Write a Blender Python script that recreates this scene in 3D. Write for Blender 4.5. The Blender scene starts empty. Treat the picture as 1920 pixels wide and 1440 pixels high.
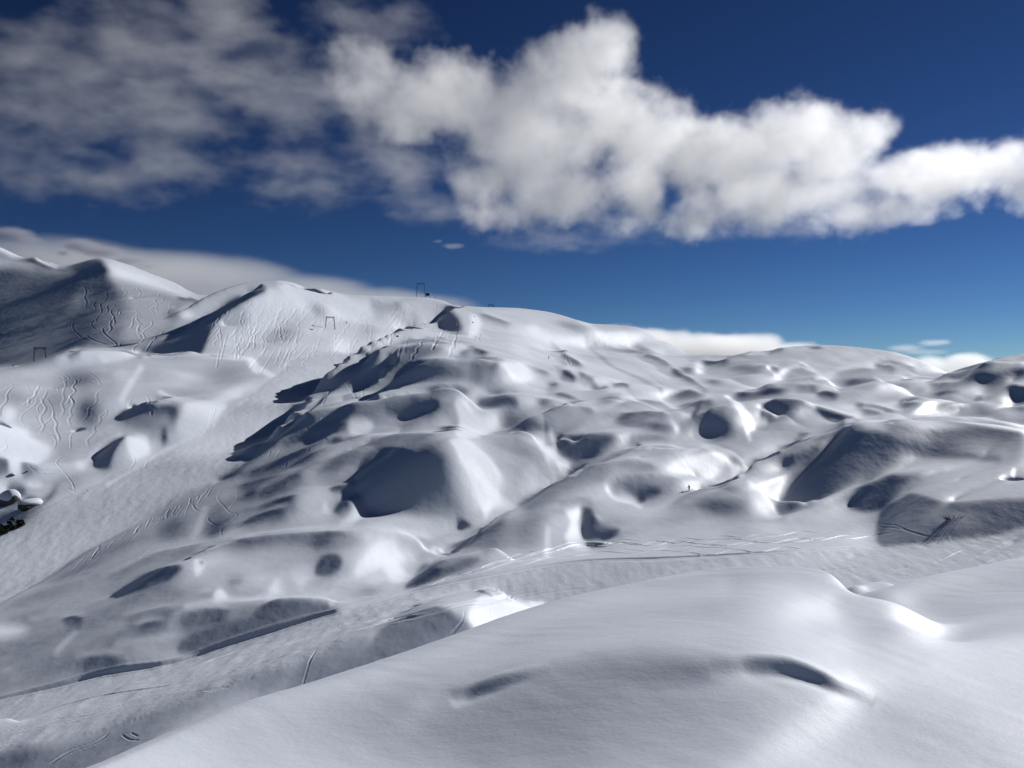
# ---------------------------------------------------------------- terrain data
import math, numpy as np
F = 1600.0; HZ = 720.0; CX = 960.0
SUN_AZ = math.radians(54.0); SUN_EL = math.radians(27.5)
UX, UY = math.sin(SUN_AZ), math.cos(SUN_AZ)
VX, VY = -UY, UX

def pts(s):
    return np.array([[float(v) for v in p.split(',')] for p in s.split()])

def catmull(P, closed, n=5):
    P = np.asarray(P, float); N = len(P); out = []
    rng = range(N) if closed else range(N-1)
    for i in rng:
        if closed: a,b,c,d = P[i-1],P[i],P[(i+1)%N],P[(i+2)%N]
        else: a,b,c,d = P[max(i-1,0)],P[i],P[i+1],P[min(i+2,N-1)]
        for k in range(n):
            s = k/n
            out.append(0.5*((2*b)+(c-a)*s+(2*a-5*b+4*c-d)*s*s+(3*b-a-3*c+d)*s**3))
    if not closed: out.append(P[-1])
    return np.array(out)

def seg_dist(X, Y, P, closed):
    d = np.full(X.shape, 1e9)
    N = len(P)
    for i in range(N if closed else N-1):
        a = P[i]; b = P[(i+1)%N]; ab = b-a; l2 = ab@ab+1e-9
        s = np.clip(((X-a[0])*ab[0]+(Y-a[1])*ab[1])/l2, 0, 1)
        d = np.minimum(d, np.hypot(X-a[0]-s*ab[0], Y-a[1]-s*ab[1]))
    return d

def inside(X, Y, P):
    r = np.zeros(X.shape, bool); N = len(P); j = N-1
    for i in range(N):
        xi,yi = P[i]; xj,yj = P[j]
        if yi != yj:
            c = ((yi > Y) != (yj > Y)) & (X < (xj-xi)*(Y-yi)/(yj-yi)+xi)
            r ^= c
        j = i
    return r

def sstep(x):
    x = np.clip(x, 0, 1); return x*x*(3-2*x)

class Paint:
    """a map over picture space (in photograph pixels) of how bright the snow faces are: only used to solve slopes"""
    def __init__(s, base, step=2.0):
        s.step = step; s.x0, s.y0 = -240.0, 420.0
        s.W = int((1920+480)/step); s.H = int((1480-420)/step)
        s.a = np.full((s.H, s.W), float(base))
    def win(s, x0, y0, x1, y1):
        i0 = max(0, int((x0-s.x0)/s.step)); i1 = min(s.W, int((x1-s.x0)/s.step)+2)
        j0 = max(0, int((y0-s.y0)/s.step)); j1 = min(s.H, int((y1-s.y0)/s.step)+2)
        if i1 <= i0 or j1 <= j0: return None
        X, Y = np.meshgrid(s.x0+s.step*np.arange(i0,i1), s.y0+s.step*np.arange(j0,j1))
        return (slice(j0,j1), slice(i0,i1)), X, Y
    def mix(s, sl, m, v): s.a[sl] += (v-s.a[sl])*m
    def P(s, v, f, d):
        P = catmull(pts(d), True)
        w = s.win(P[:,0].min()-f-2, P[:,1].min()-f-2, P[:,0].max()+f+2, P[:,1].max()+f+2)
        if w is None: return
        sl, X, Y = w
        sd = seg_dist(X, Y, P, True); sd = np.where(inside(X,Y,P), sd, -sd)
        s.mix(sl, sstep((sd+f)/(2*f+1e-6)), v)
    def S(s, v, wd, d, soft=0.6):
        P = catmull(pts(d), False); h = wd/2*1.4
        w = s.win(P[:,0].min()-h-2, P[:,1].min()-h-2, P[:,0].max()+h+2, P[:,1].max()+h+2)
        if w is None: return
        sl, X, Y = w
        dd = seg_dist(X, Y, P, False)
        s.mix(sl, sstep((h-dd)/(h*soft+1e-6)), v)
    def C(s, vt, wt, vd, wd, d, taper=0.25):
        """a drift crest drawn left to right: bright roll-over above it, shade under it fading downhill"""
        P = catmull(pts(d), False); wd = wd*1.4; mg = 2.6*max(wt, wd)
        w = s.win(P[:,0].min()-mg, P[:,1].min()-mg, P[:,0].max()+mg, P[:,1].max()+mg)
        if w is None: return
        sl, X, Y = w
        cum = np.concatenate([[0], np.cumsum(np.hypot(*np.diff(P, axis=0).T))]); cum /= cum[-1]
        D = np.full(X.shape, 1e9); Sg = np.zeros(X.shape); U = np.zeros(X.shape)
        for i in range(len(P)-1):
            a = P[i]; ab = P[i+1]-a; q = np.clip(((X-a[0])*ab[0]+(Y-a[1])*ab[1])/(ab@ab+1e-9), 0, 1)
            dx = X-a[0]-q*ab[0]; dy = Y-a[1]-q*ab[1]; dd = np.hypot(dx, dy); k = dd < D
            D = np.where(k, dd, D); Sg = np.where(k, np.sign(ab[0]*dy-ab[1]*dx), Sg); U = np.where(k, cum[i]+q*(cum[i+1]-cum[i]), U)
        e = sstep(np.minimum(U, 1-U)/taper*1.0+0.05)
        dn = np.where(Sg > 0, D, 0); up = np.where(Sg > 0, 0, D)
        e = e*np.where((U <= 0)|(U >= 1), np.exp(-(D/6.0)**2), 1)
        s.mix(sl, np.where(Sg > 0, 0, e*np.exp(-(up/wt)**1.6)), vt)
        s.mix(sl, np.where(Sg > 0, e*np.exp(-(dn/wd)**2.0)*sstep(dn/2.5+0.3), 0), vd)
    def E(s, cx, cy, rx, ry, ang, v, soft=1.0):
        m = max(rx, ry)*1.25
        w = s.win(cx-m, cy-m, cx+m, cy+m)
        if w is None: return
        sl, X, Y = w
        a = math.radians(ang); c, n = math.cos(a), math.sin(a)
        U = (X-cx)*c+(Y-cy)*n; V = -(X-cx)*n+(Y-cy)*c
        r = np.hypot(U/rx, V/ry)/1.2
        s.mix(sl, sstep((1-r)/soft), v)
    def finish(s, lift=14.0, sigma=13.0, mixw=0.55):
        """lighten the middle tones and let the shading of each form fade into its surroundings"""
        a = s.a
        a = a+lift*np.clip(np.minimum((a-85)/55, (248-a)/30), 0, 1)
        H, W = a.shape; p = int(4*sigma/s.step); b = np.pad(a, p, mode='edge')
        ky = np.fft.fftfreq(b.shape[0])[:,None]; kx = np.fft.rfftfreq(b.shape[1])[None,:]
        def blur(v, sx, sy): return np.fft.irfft2(np.fft.rfft2(v)*np.exp(-2*(np.pi**2)*((kx*sx/s.step)**2+(ky*sy/s.step)**2)), s=v.shape)
        b2 = blur(b, sigma*1.3, sigma*0.8)[p:p+H,p:p+W]
        # far away the forms are smaller: less blur there
        yy = (s.y0+s.step*np.arange(H))[:,None]; far = np.clip((yy-560)/260, 0.25, 1)
        w = np.maximum(mixw*np.clip(1-np.abs(a-180)/75, 0, 1), 0.5*sstep((a-200)/30))*far
        s.a = a+w*(b2-a)
        return s
    def sample(s, px, py):
        i = np.clip((px-s.x0)/s.step, 0, s.W-1.001); j = np.clip((py-s.y0)/s.step, 0, s.H-1.001)
        i0 = i.astype(int); j0 = j.astype(int); fi = i-i0; fj = j-j0; a = s.a
        return (a[j0,i0]*(1-fi)+a[j0,i0+1]*fi)*(1-fj)+(a[j0+1,i0]*(1-fi)+a[j0+1,i0+1]*fi)*fj

def paint_main():
    m = Paint(168); P, S, E, C = m.P, m.S, m.E, m.C
    # far left mountain
    P(75,18,"-200,480 0,498 55,500 85,505 125,505 150,492 185,487 200,495 215,520 240,535 300,545 330,560 330,600 270,660 150,660 0,690 -200,690")
    E(240,600,85,60,0,122); E(60,650,110,35,-20,95); E(200,640,70,30,-20,112)
    E(150,560,20,44,35,100); E(265,570,20,36,10,140); E(300,600,30,30,0,150)
    P(135,10,"-150,440 0,472 50,495 60,510 0,500 -150,490")
    S(228,9,"-150,400 0,462 30,475 60,488 105,503"); S(60,6,"-100,430 0,471 60,492 110,506 125,504")
    P(50,5,"125,503 150,492 180,486 198,495 204,512 180,508 150,510")
    P(150,18,"210,520 260,535 330,560 350,590 310,620 270,650 230,640 240,580")
    P(212,14,"200,490 240,500 290,520 330,540 356,553 340,556 300,545 250,530 215,520 203,505")
    C(190,6,90,6,"330,552 345,558 360,558 378,567"); E(350,588,18,14,0,205); E(322,590,18,18,0,110)
    # centre far hill
    P(186,10,"480,540 523,530 600,540 700,562 800,555 900,578 980,578 1100,605 1230,630 1290,665 1260,730 1000,720 900,650 740,630 690,660 560,665 420,662 440,600")
    P(55,4,"262,666 330,628 400,580 440,555 490,540 497,545 470,560 430,582 402,610 388,640 380,658 362,665")
    P(232,8,"523,530 560,530 610,545 660,565 700,590 640,590 600,560 550,550")
    E(595,580,22,12,25,128); E(530,625,46,24,-20,138); E(640,655,22,26,0,230); C(200,6,110,8,"690,562 720,567 745,565 758,562")
    E(450,600,20,30,30,150); E(480,650,46,10,0,162)
    P(238,6,"885,590 900,600 895,625 880,635 885,610"); P(58,8,"822,608 832,590 845,582 860,600 865,622 845,625")
    E(745,605,14,20,0,228); E(780,600,14,16,0,160); E(690,620,26,20,-20,165); E(720,640,18,16,0,222); E(800,640,30,14,0,200)
    C(200,6,120,7,"895,583 930,594 965,606"); S(208,22,"1000,615 1040,655 1075,700",0.9); S(200,16,"1090,600 1150,640 1240,660",0.9); E(975,655,30,16,20,205)
    C(205,9,95,8,"1030,634 1060,662 1085,684 1100,700"); C(205,6,90,6,"983,686 1010,697 1035,706"); C(205,6,65,7,"1050,703 1066,705 1084,712"); C(200,5,85,5,"1085,705 1115,712")
    C(205,7,72,6,"1110,719 1125,727 1142,726"); C(200,7,75,6,"1144,724 1165,720 1183,721"); C(200,9,108,6,"1100,640 1160,650 1210,662 1264,690",0.1)
    C(195,12,58,8,"1258,689 1285,706 1310,725 1330,738",0.15); E(1080,615,50,10,15,140); E(1205,655,26,8,20,118); E(1180,628,30,6,20,200)
    S(150,6,"1100,645 1150,690 1240,730"); S(150,7,"1010,640 1060,690")
    # plateau left
    P(190,10,"110,670 150,655 190,652 250,660 210,675 120,683"); P(250,3,"191,663 255,660 262,665 225,680 196,681"); C(180,6,70,6,"122,668 138,660 153,656")
    # left hillside
    P(168,10,"0,690 130,686 280,666 480,674 540,690 470,740 390,795 300,840 130,935 0,1000 -200,1090 -200,690")
    E(425,700,52,32,0,142); S(205,8,"270,667 350,665 470,674"); P(242,5,"465,674 480,676 484,700 472,694"); S(212,12,"480,690 500,700 520,715")
    E(150,712,54,30,0,106); E(165,772,34,40,0,80); E(105,755,44,34,0,135); E(30,745,40,16,0,142); S(205,14,"264,690 245,718 228,750",0.9); E(205,720,20,40,15,150)
    E(340,740,60,24,0,152); S(205,8,"300,735 330,748 400,752 450,740"); E(305,705,30,20,-30,178)
    P(245,12,"-60,790 40,800 60,820 95,840 90,850 70,870 55,880 45,870 -60,865"); E(18,775,18,18,0,235)
    E(270,796,46,20,0,125); C(195,10,75,18,"205,785 228,772 260,761 300,758 342,757"); E(325,775,16,22,0,88); E(308,820,10,24,0,80)
    P(243,7,"350,757 400,757 425,760 405,790 380,812 340,806 335,792 347,775")
    P(245,6,"237,818 270,815 278,830 280,855 265,872 245,855"); S(205,12,"225,815 195,830 175,850 155,875",0.9); E(150,872,14,14,0,232)
    P(50,3,"235,819 215,825 195,840 183,853 180,865 175,873 185,880 205,878 212,855 222,835")
    P(75,4,"-20,862 15,865 18,885 8,894 -20,893"); P(240,4,"18,862 38,865 36,885 25,893 18,885"); P(85,5,"40,870 60,873 80,885 70,890 45,900")
    E(65,912,18,9,0,232); P(80,5,"10,935 15,920 25,913 45,917 52,930 70,935 60,950 40,955 10,960 3,955")
    P(62,8,"110,905 108,922 85,945 50,975 25,988 -60,1010 -60,970 40,958 80,940"); P(235,4,"-20,920 12,915 8,940 -20,957")
    E(130,905,46,30,-30,145); E(420,800,28,12,-38,190); E(120,850,30,30,0,150)
    # left piste
    P(156,5,"-200,1090 0,1000 130,935 300,840 390,795 470,740 530,690 570,668 690,668 620,730 580,770 545,800 480,850 400,905 310,950 180,1020 100,1075 0,1130 -200,1220")
    P(180,30,"330,840 470,745 570,672 680,672 600,740 520,810 430,870")
    S(205,5,"200,910 300,850 360,818 400,795")
    # slope under left piste
    P(118,14,"180,1030 310,950 400,908 480,870 500,960 460,1000 380,1015 300,1060 100,1130 0,1150 60,1110")
    E(325,1000,36,44,20,72); E(405,985,28,40,20,85); S(165,14,"385,955 374,985 362,1015",0.9); E(470,985,22,36,20,90); E(250,1040,60,18,-35,122)
    P(48,2,"432,853 470,842 500,835 548,815 548,824 500,848 475,858"); P(48,2,"408,897 430,885 470,862 500,845 525,836 480,870 450,887 415,900")
    # lower left bump field
    P(122,24,"-200,1240 0,1150 120,1130 250,1085 330,1060 420,1080 533,1130 480,1190 250,1255 0,1310 -200,1360")
    C(180,12,100,14,"180,1085 250,1060 330,1030 400,1010"); S(150,14,"60,1160 180,1125 300,1085",0.9); S(146,12,"20,1120 120,1095 220,1060",0.9)
    P(165,16,"330,1070 420,1040 560,1045 640,1085 700,1110 560,1115 430,1105 330,1100"); E(480,1065,80,18,0,180)
    E(440,1092,30,16,-20,118); E(520,1085,30,16,-20,142); E(565,1095,20,20,0,200)
    P(52,4,"210,1118 230,1100 260,1080 300,1065 340,1065 320,1085 300,1095 260,1112"); C(172,9,60,16,"206,1117 250,1088 300,1066 350,1060")
    P(192,14,"-60,1172 30,1172 48,1178 30,1195 -60,1200"); C(150,9,66,12,"112,1164 135,1157 160,1160"); S(162,13,"105,1226 122,1205 142,1188",0.9)
    S(198,16,"350,1140 420,1126 480,1122 530,1112",0.9); P(240,5,"402,1115 414,1104 426,1122 405,1130"); E(515,1105,14,30,15,230)
    C(148,10,88,22,"222,1165 260,1150 300,1140 330,1138"); C(150,9,86,18,"250,1182 285,1170 318,1166"); C(178,10,68,28,"318,1172 350,1152 395,1142 440,1144")
    P(60,5,"335,1230 350,1200 420,1175 470,1156 490,1142 533,1130 580,1128 625,1140 620,1155 560,1170 520,1185 460,1205 400,1225")
    C(200,14,60,18,"470,1146 510,1128 560,1123 620,1128 650,1138"); S(178,14,"640,1090 625,1110 622,1135",0.9); E(690,1110,40,16,-20,128)
    C(162,12,86,22,"135,1248 185,1234 240,1236"); E(60,1235,46,24,-20,110); S(152,14,"220,1215 330,1195",0.9); E(280,1225,40,16,-10,135); E(50,1280,60,16,-15,130)
    P(240,3,"365,1052 372,1050 385,1055 380,1070 368,1082 364,1065"); E(378,1057,6,7,0,85)
    # mid piste
    P(150,6,"-200,1360 0,1312 110,1287 200,1264 330,1242 420,1212 533,1177 640,1145 760,1113 960,1073 1100,1054 1250,1048 1500,1034 1650,1022 1920,990 2160,960 2160,1050 1920,1060 1500,1110 1000,1160 880,1110 740,1160 600,1230 400,1300 200,1360 0,1400 -200,1450")
    P(104,18,"-200,1470 0,1405 120,1390 260,1340 400,1290 533,1250 690,1200 690,1280 430,1340 300,1390 180,1460")
    E(40,1428,80,24,-10,78); E(500,1275,70,22,-15,76); S(140,16,"300,1385 400,1335 480,1300",0.9)
    P(80,8,"540,1295 560,1250 620,1225 690,1195 680,1220 620,1290")
    P(52,5,"610,1290 660,1240 690,1215 705,1190 740,1165 780,1145 820,1136 850,1148 850,1170 840,1195 880,1190 740,1250 660,1285")
    P(248,2,"885,1185 881,1150 893,1125 910,1112 950,1118 985,1128 1020,1130 1020,1150 960,1170")
    # centre folds
    P(132,16,"545,800 640,770 720,755 720,800 690,830 600,870 500,900 420,930 420,905 480,860")
    C(140,10,68,24,"435,912 490,897 560,890"); C(152,10,78,24,"468,958 515,938 565,928"); C(150,9,70,22,"435,990 485,965 545,952"); S(156,14,"540,912 570,900 610,885",0.9); S(160,12,"555,985 590,965 615,940",0.9)
    P(75,4,"545,800 557,775 580,785 590,795 560,805 530,820 500,838 480,842"); C(165,10,90,14,"500,862 560,842 610,825"); C(150,8,92,14,"560,820 600,808 640,800")
    C(185,9,60,12,"600,795 625,782 660,768 702,762")
    E(740,805,56,20,-10,152); P(240,5,"653,797 675,788 690,795 700,805 680,822 658,815")
    C(205,12,56,24,"715,768 735,754 765,748 810,750 838,758"); P(52,5,"722,770 728,757 760,752 810,752 822,765 795,778 770,790 745,787 725,783")
    C(185,12,120,14,"640,780 700,760 760,745 810,740 850,745")
    C(180,8,60,13,"606,842 622,826 650,826 690,820 720,815")
    C(196,14,110,22,"590,880 640,858 680,840 705,826 760,817 850,815")
    P(100,20,"760,840 830,850 850,920 860,965 800,975 760,960"); P(92,12,"597,892 620,872 670,850 690,860 640,885")
    P(48,5,"670,890 675,875 690,852 710,845 740,842 770,850 785,875 790,900 780,940 760,962 715,969 690,960 680,945 668,925 665,905")
    E(795,895,42,60,0,76,1.0)
    P(160,7,"640,887 668,880 664,905 640,902"); C(170,8,66,12,"610,922 632,912 665,914"); E(640,920,26,9,0,80)
    P(225,5,"668,932 680,942 692,966 670,982 655,992 635,990 660,962"); C(170,7,62,14,"618,968 635,948 660,940"); E(610,955,8,14,0,205)
    P(240,4,"842,832 850,840 865,870 880,895 888,925 905,960 910,982 925,950 938,900 915,860 885,832 860,826")
    P(162,12,"900,830 1000,830 1020,860 1040,885 1020,905 960,945 935,955 942,900 925,862"); E(985,850,36,24,0,138); E(970,910,20,36,30,150)
    S(186,16,"690,983 800,985 870,983",0.9); E(840,1000,40,12,0,170); C(200,14,150,14,"690,995 740,1001 790,1013 822,1022")
    C(196,16,86,22,"400,1018 480,1004 560,998 620,996 690,1000"); E(602,1022,34,16,0,84); E(530,1066,50,14,-10,152); E(690,1010,16,12,0,200)
    P(50,3,"590,1075 595,1055 612,1042 632,1040 642,1052 636,1068 615,1080 597,1081"); E(640,1090,30,12,-20,175)
    P(212,14,"665,1078 690,1028 710,1006 740,1016 750,1040 765,1046 720,1062 690,1074"); P(228,12,"720,1066 740,1060 760,1075 750,1091 735,1091"); E(700,1090,24,14,0,190)
    P(60,3,"857,985 868,980 880,990 885,995 865,1003 858,998"); C(186,10,76,14,"780,1075 842,1034 900,1008 935,987 962,960"); E(905,1035,70,26,-30,122)
    P(60,4,"760,1102 775,1082 795,1057 830,1065 870,1050 900,1047 870,1067 790,1097"); S(180,12,"800,1050 850,1042 900,1035",0.9)
    E(985,1000,42,40,0,130); E(1040,990,28,50,0,186); S(220,10,"1025,1040 1027,1000")
    S(236,7,"1033,815 1041,842"); P(246,4,"1000,822 1015,830 1025,840 1040,850 1048,865 1068,876 1062,890 1045,882 1030,872 1020,852")
    C(195,14,128,18,"1018,782 1050,771 1100,769 1125,782"); E(985,800,50,14,0,98); E(1130,812,70,10,0,150); P(55,3,"1047,825 1080,826 1140,826 1170,835 1190,825 1210,827 1180,842 1150,857 1110,871 1100,867 1075,873 1055,862 1045,850")
    C(190,12,66,18,"1148,846 1185,828 1215,824 1262,830"); C(192,12,140,12,"1110,874 1160,856 1200,845 1260,843 1322,843")
    C(190,14,56,26,"955,962 1000,930 1060,899 1120,878 1160,874 1200,878 1245,888",0.12); E(1215,886,34,9,8,92); E(1120,930,90,16,-15,172)
    S(236,7,"1320,840 1345,855 1370,876 1385,881"); P(74,5,"1345,857 1375,860 1392,871 1372,873"); E(1300,885,50,16,0,178); E(1270,860,40,8,0,185)
    P(48,4,"1170,925 1185,922 1220,922 1240,932 1215,945 1202,952 1190,940"); S(240,8,"1138,928 1150,945 1180,952 1200,962"); C(178,12,110,14,"1130,925 1175,915 1240,916 1275,925")
    P(246,4,"1055,965 1065,950 1080,949 1095,957 1089,966 1088,1000 1090,1015 1105,1031 1080,1029 1060,1015 1070,990"); S(240,9,"1096,958 1118,983 1142,993")
    P(62,2,"1094,966 1108,966 1120,986 1140,998 1160,1001 1161,1008 1140,1020 1120,1026 1098,1025 1091,1010 1090,985")
    C(196,10,130,14,"1285,950 1340,936 1405,920"); E(1350,967,66,24,-5,62); S(240,7,"1403,919 1425,930 1440,945 1456,963"); E(1385,905,14,12,0,235)
    C(180,10,135,10,"1235,945 1300,925 1385,912"); E(1310,875,54,14,0,176); C(185,8,130,8,"1215,852 1255,851 1295,856"); E(1230,990,80,12,-10,150)
    # upper centre
    P(58,5,"600,722 640,708 670,695 692,672 706,660 712,668 698,692 680,708 655,716 625,732 618,731")
    C(204,12,130,12,"706,654 730,643 760,637 800,637 860,647"); C(185,9,110,12,"690,706 740,684 790,675 840,680")
    P(56,6,"690,752 720,730 750,710 790,686 830,691 860,692 820,706 760,731 710,752"); C(200,12,130,14,"785,688 820,677 870,672 920,673 958,684")
    C(190,8,72,9,"852,667 870,655 883,648 900,656 922,666"); P(243,6,"937,690 955,688 966,720 948,718"); E(905,650,24,6,10,190)
    C(190,10,62,14,"790,737 820,727 858,724 890,733"); E(900,715,36,12,10,150); E(935,738,34,9,10,110); E(850,705,40,10,-10,125)
    P(54,6,"895,762 900,750 930,746 965,756 968,772 930,777 905,773"); P(240,4,"855,760 870,758 890,785 945,813 880,823 855,816 862,790 857,775"); E(925,795,36,12,10,200)
    E(960,790,30,16,0,112); E(1000,805,40,10,10,100); E(1040,795,16,24,0,168); E(985,735,40,10,15,195)
    C(202,10,58,12,"998,760 1020,754 1050,757 1072,767"); E(1037,722,15,7,0,85); C(200,6,82,6,"1034,741 1050,739 1075,748 1096,758"); E(1000,735,24,9,0,182)
    E(1150,751,32,9,-10,94); E(1150,736,28,7,-8,196); C(200,12,90,10,"1258,765 1290,757 1325,752 1347,757"); C(205,12,104,14,"1232,750 1270,738 1300,736 1328,748"); E(1290,774,32,8,0,112)
    C(200,16,132,16,"1132,774 1180,757 1230,755 1276,777"); C(195,14,118,14,"1138,800 1180,780 1230,775 1258,783"); E(1210,804,52,12,3,70); S(228,9,"1245,778 1262,795 1270,807"); S(226,7,"1240,762 1270,777 1300,780")
    E(1345,803,42,32,10,70); S(246,8,"1362,749 1385,770 1405,795 1411,812"); S(236,6,"1400,812 1406,832"); S(80,8,"1300,782 1309,764"); E(1300,820,26,12,0,180)
    C(200,8,60,8,"1310,676 1340,677 1372,672"); E(1310,692,16,16,0,228); E(1288,695,20,9,0,112); E(1395,692,48,15,0,106); E(1335,722,26,7,0,110); C(200,12,68,11,"1365,746 1400,738 1445,732 1485,731")
    # right
    C(195,8,130,8,"1360,668 1400,664 1440,667"); S(230,6,"1440,690 1452,703 1463,713"); C(202,6,70,7,"1496,684 1506,685 1517,693"); C(200,6,90,7,"1444,688 1462,692"); E(1607,720,32,9,0,72); S(224,7,"1640,712 1656,724")
    C(192,7,95,9,"1638,682 1665,687 1684,695"); E(1585,698,30,8,0,125); C(205,6,110,7,"1688,711 1714,716"); C(205,9,138,11,"1445,718 1500,711 1550,715 1574,727"); C(190,6,105,8,"1485,728 1545,727 1565,731")
    E(1530,653,16,4,0,75); C(190,6,95,5,"1436,662 1472,652"); E(1640,668,40,7,5,150); E(1520,672,50,7,0,152); E(1730,700,20,8,10,160); E(1700,735,30,7,0,195)
    S(232,5,"1556,718 1572,737"); C(196,7,62,10,"1526,738 1550,736 1576,745"); E(1440,655,10,4,0,190)
    C(198,9,58,9,"1598,757 1635,760 1690,774"); C(192,7,98,9,"1610,768 1640,772 1664,781"); C(195,9,60,14,"1680,762 1712,755 1748,757"); C(192,7,62,10,"1748,746 1780,741 1810,743")
    C(204,12,50,20,"1424,805 1430,775 1455,763 1500,763 1545,773 1590,786 1628,791",0.1); P(52,5,"1440,806 1440,770 1460,764 1500,765 1545,774 1580,786 1600,790 1560,790 1540,780 1510,782 1480,795 1450,806"); E(1500,790,40,8,-15,196)
    S(186,16,"1650,735 1750,727 1850,735 1920,745",0.9); C(186,22,58,24,"1732,724 1785,701 1835,688 1930,680",0.15); C(172,14,82,22,"1822,728 1870,709 1940,697"); C(190,8,115,8,"1740,730 1775,725 1805,728")
    C(204,14,60,20,"1716,786 1760,772 1812,761 1840,754 1866,757"); E(1862,787,34,13,15,64); E(1800,785,50,14,-10,110)
    C(192,10,72,15,"1880,740 1900,733 1945,741"); E(1915,780,26,9,10,95); E(1890,760,20,9,10,200)
    E(1790,752,60,12,-12,168); E(1640,745,60,10,0,178)
    P(174,14,"1400,880 1440,860 1520,815 1560,800"); C(204,14,54,20,"1448,871 1490,850 1550,824",0.3)
    S(204,16,"1590,797 1680,792 1800,792 1930,810",0.9); E(1740,838,90,20,5,92); S(95,18,"1720,850 1800,854 1870,860",1.0); E(1860,832,70,18,8,178)
    P(42,5,"1455,955 1470,930 1500,890 1540,850 1585,806 1640,807 1680,818 1725,824 1700,842 1660,870 1600,905 1540,935 1480,962 1463,967")
    S(204,12,"1445,915 1500,872 1565,825",0.9)
    P(165,12,"1480,972 1590,932 1600,945 1640,977 1560,988"); S(194,9,"1480,969 1560,938 1640,897 1692,874")
    P(60,2,"1647,1020 1650,962 1690,935 1715,925 1780,942 1850,937 1950,935 1950,975 1860,1005 1800,1011 1700,1021"); E(1790,972,70,28,0,92)
    P(142,14,"1720,905 1800,890 1950,885 1950,930 1850,932 1780,936 1715,920")
    P(48,6,"1590,945 1620,905 1650,890 1720,882 1770,880 1740,890 1700,915 1680,935 1650,960 1610,960"); P(178,8,"1668,877 1720,865 1772,872 1740,880 1690,886"); S(228,5,"1901,878 1898,896")
    # second pass: the gradients between the crests
    E(1010,650,75,55,30,204,1.0); E(975,702,38,24,20,228); C(208,10,88,8,"1052,660 1075,676 1093,691")
    E(975,809,50,18,0,92); C(200,14,128,22,"1020,770 1060,766 1105,768 1122,786"); C(204,10,124,16,"1140,768 1176,753 1232,754 1258,768 1292,779")
    C(204,9,84,18,"1143,791 1180,777 1240,773 1264,792"); E(1208,804,56,12,4,68); C(192,10,74,20,"1148,844 1208,823 1255,825 1270,834")
    C(202,14,138,18,"1115,873 1180,850 1240,843 1278,846"); C(172,9,86,14,"1160,872 1200,873 1238,885"); C(212,8,150,16,"1275,855 1322,845 1350,860 1378,878")
    C(198,12,108,16,"1130,918 1180,903 1240,901 1290,913",0.2); C(188,8,112,14,"1040,953 1085,945 1122,942"); C(196,10,116,18,"1235,967 1295,938 1350,921 1392,916")
    P(48,4,"1170,925 1185,922 1220,922 1240,932 1215,945 1202,952 1190,940"); E(1335,895,30,16,0,186); E(1150,990,50,16,-10,140); E(1290,985,60,12,-8,142)
    C(190,9,134,14,"1462,703 1500,693 1538,704"); E(1610,718,52,16,0,130); E(1608,718,30,8,0,68); C(190,8,132,12,"1560,700 1600,690 1650,697"); C(190,8,136,10,"1640,672 1690,680 1725,697")
    E(1838,716,46,14,-20,74); E(1902,703,44,14,-6,78); C(204,12,56,22,"1712,786 1760,768 1800,762 1824,767")
    C(198,20,90,42,"1640,797 1740,791 1830,795 1940,814",0.12); P(176,8,"1650,878 1690,868 1740,864 1790,872 1740,882 1690,890"); E(1830,900,100,22,4,146)
    P(42,5,"1455,955 1470,930 1500,890 1540,850 1585,806 1640,808 1680,822 1715,836 1690,848 1660,870 1600,905 1540,935 1480,962 1463,967")
    S(196,10,"1480,971 1560,940 1640,899 1692,876",0.9)
    C(190,9,58,16,"603,797 640,773 680,764 708,769"); C(150,9,78,18,"515,838 560,818 605,806 625,800"); C(158,10,84,22,"440,895 500,869 560,846 600,832"); C(150,9,86,18,"470,930 520,905 575,880")
    C(190,12,100,20,"690,706 740,684 790,675 850,676"); E(850,655,60,10,-5,196); C(196,12,96,22,"640,772 700,758 755,745 800,740")
    P(50,6,"625,1290 685,1230 716,1188 756,1160 807,1139 845,1148 876,1166 880,1190 740,1255"); S(178,22,"720,1160 770,1135 830,1118 880,1112",1.0)
    E(1500,668,120,12,-3,164); E(1650,665,70,10,8,164); E(335,716,40,16,0,186); E(1125,948,30,12,0,180); E(1745,797,90,10,2,186)
    E(60,700,60,10,0,185); E(350,705,50,10,10,196); E(230,700,30,12,0,190); E(60,735,40,14,0,180); E(440,735,60,14,-20,205)
    return m.finish()

def paint_fg():
    m = Paint(162); P, S, E = m.P, m.S, m.E
    E(300,1440,180,50,-10,184); S(184,60,"180,1450 430,1350 600,1300 880,1210 1000,1165 1200,1115 1350,1095",1.0)
    E(700,1335,200,40,-15,150); E(1040,1370,440,130,-4,84,1.0); P(104,60,"1000,1310 1400,1300 1530,1305 1430,1360 1250,1470 900,1470")
    E(1130,1262,260,56,-8,108); E(1290,1262,170,36,-4,78); E(1330,1180,120,40,-10,168)
    E(1510,1150,170,110,15,202,1.0); E(1590,1160,100,95,0,196,1.0)
    S(152,60,"1660,1128 1760,1104 1930,1070",1.0); E(1820,1165,150,40,-10,168)
    S(176,80,"1690,1215 1760,1240 1830,1244 1930,1230",1.0); S(164,90,"1612,1130 1645,1185 1680,1213 1710,1228",1.0)
    E(1650,1335,90,20,15,142); E(1780,1400,320,90,0,132)
    P(80,8,"1395,1243 1410,1237 1460,1237 1500,1247 1540,1265 1575,1287 1582,1294 1555,1290 1520,1274 1480,1270 1430,1270 1405,1263")
    P(80,8,"876,1305 882,1295 905,1282 950,1270 990,1264 960,1279 920,1299 890,1314 878,1312")
    E(790,1325,60,28,-30,150)
    m.a += 8*np.clip(np.minimum((m.a-110)/40, (250-m.a)/30), 0, 1)
    return m

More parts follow.
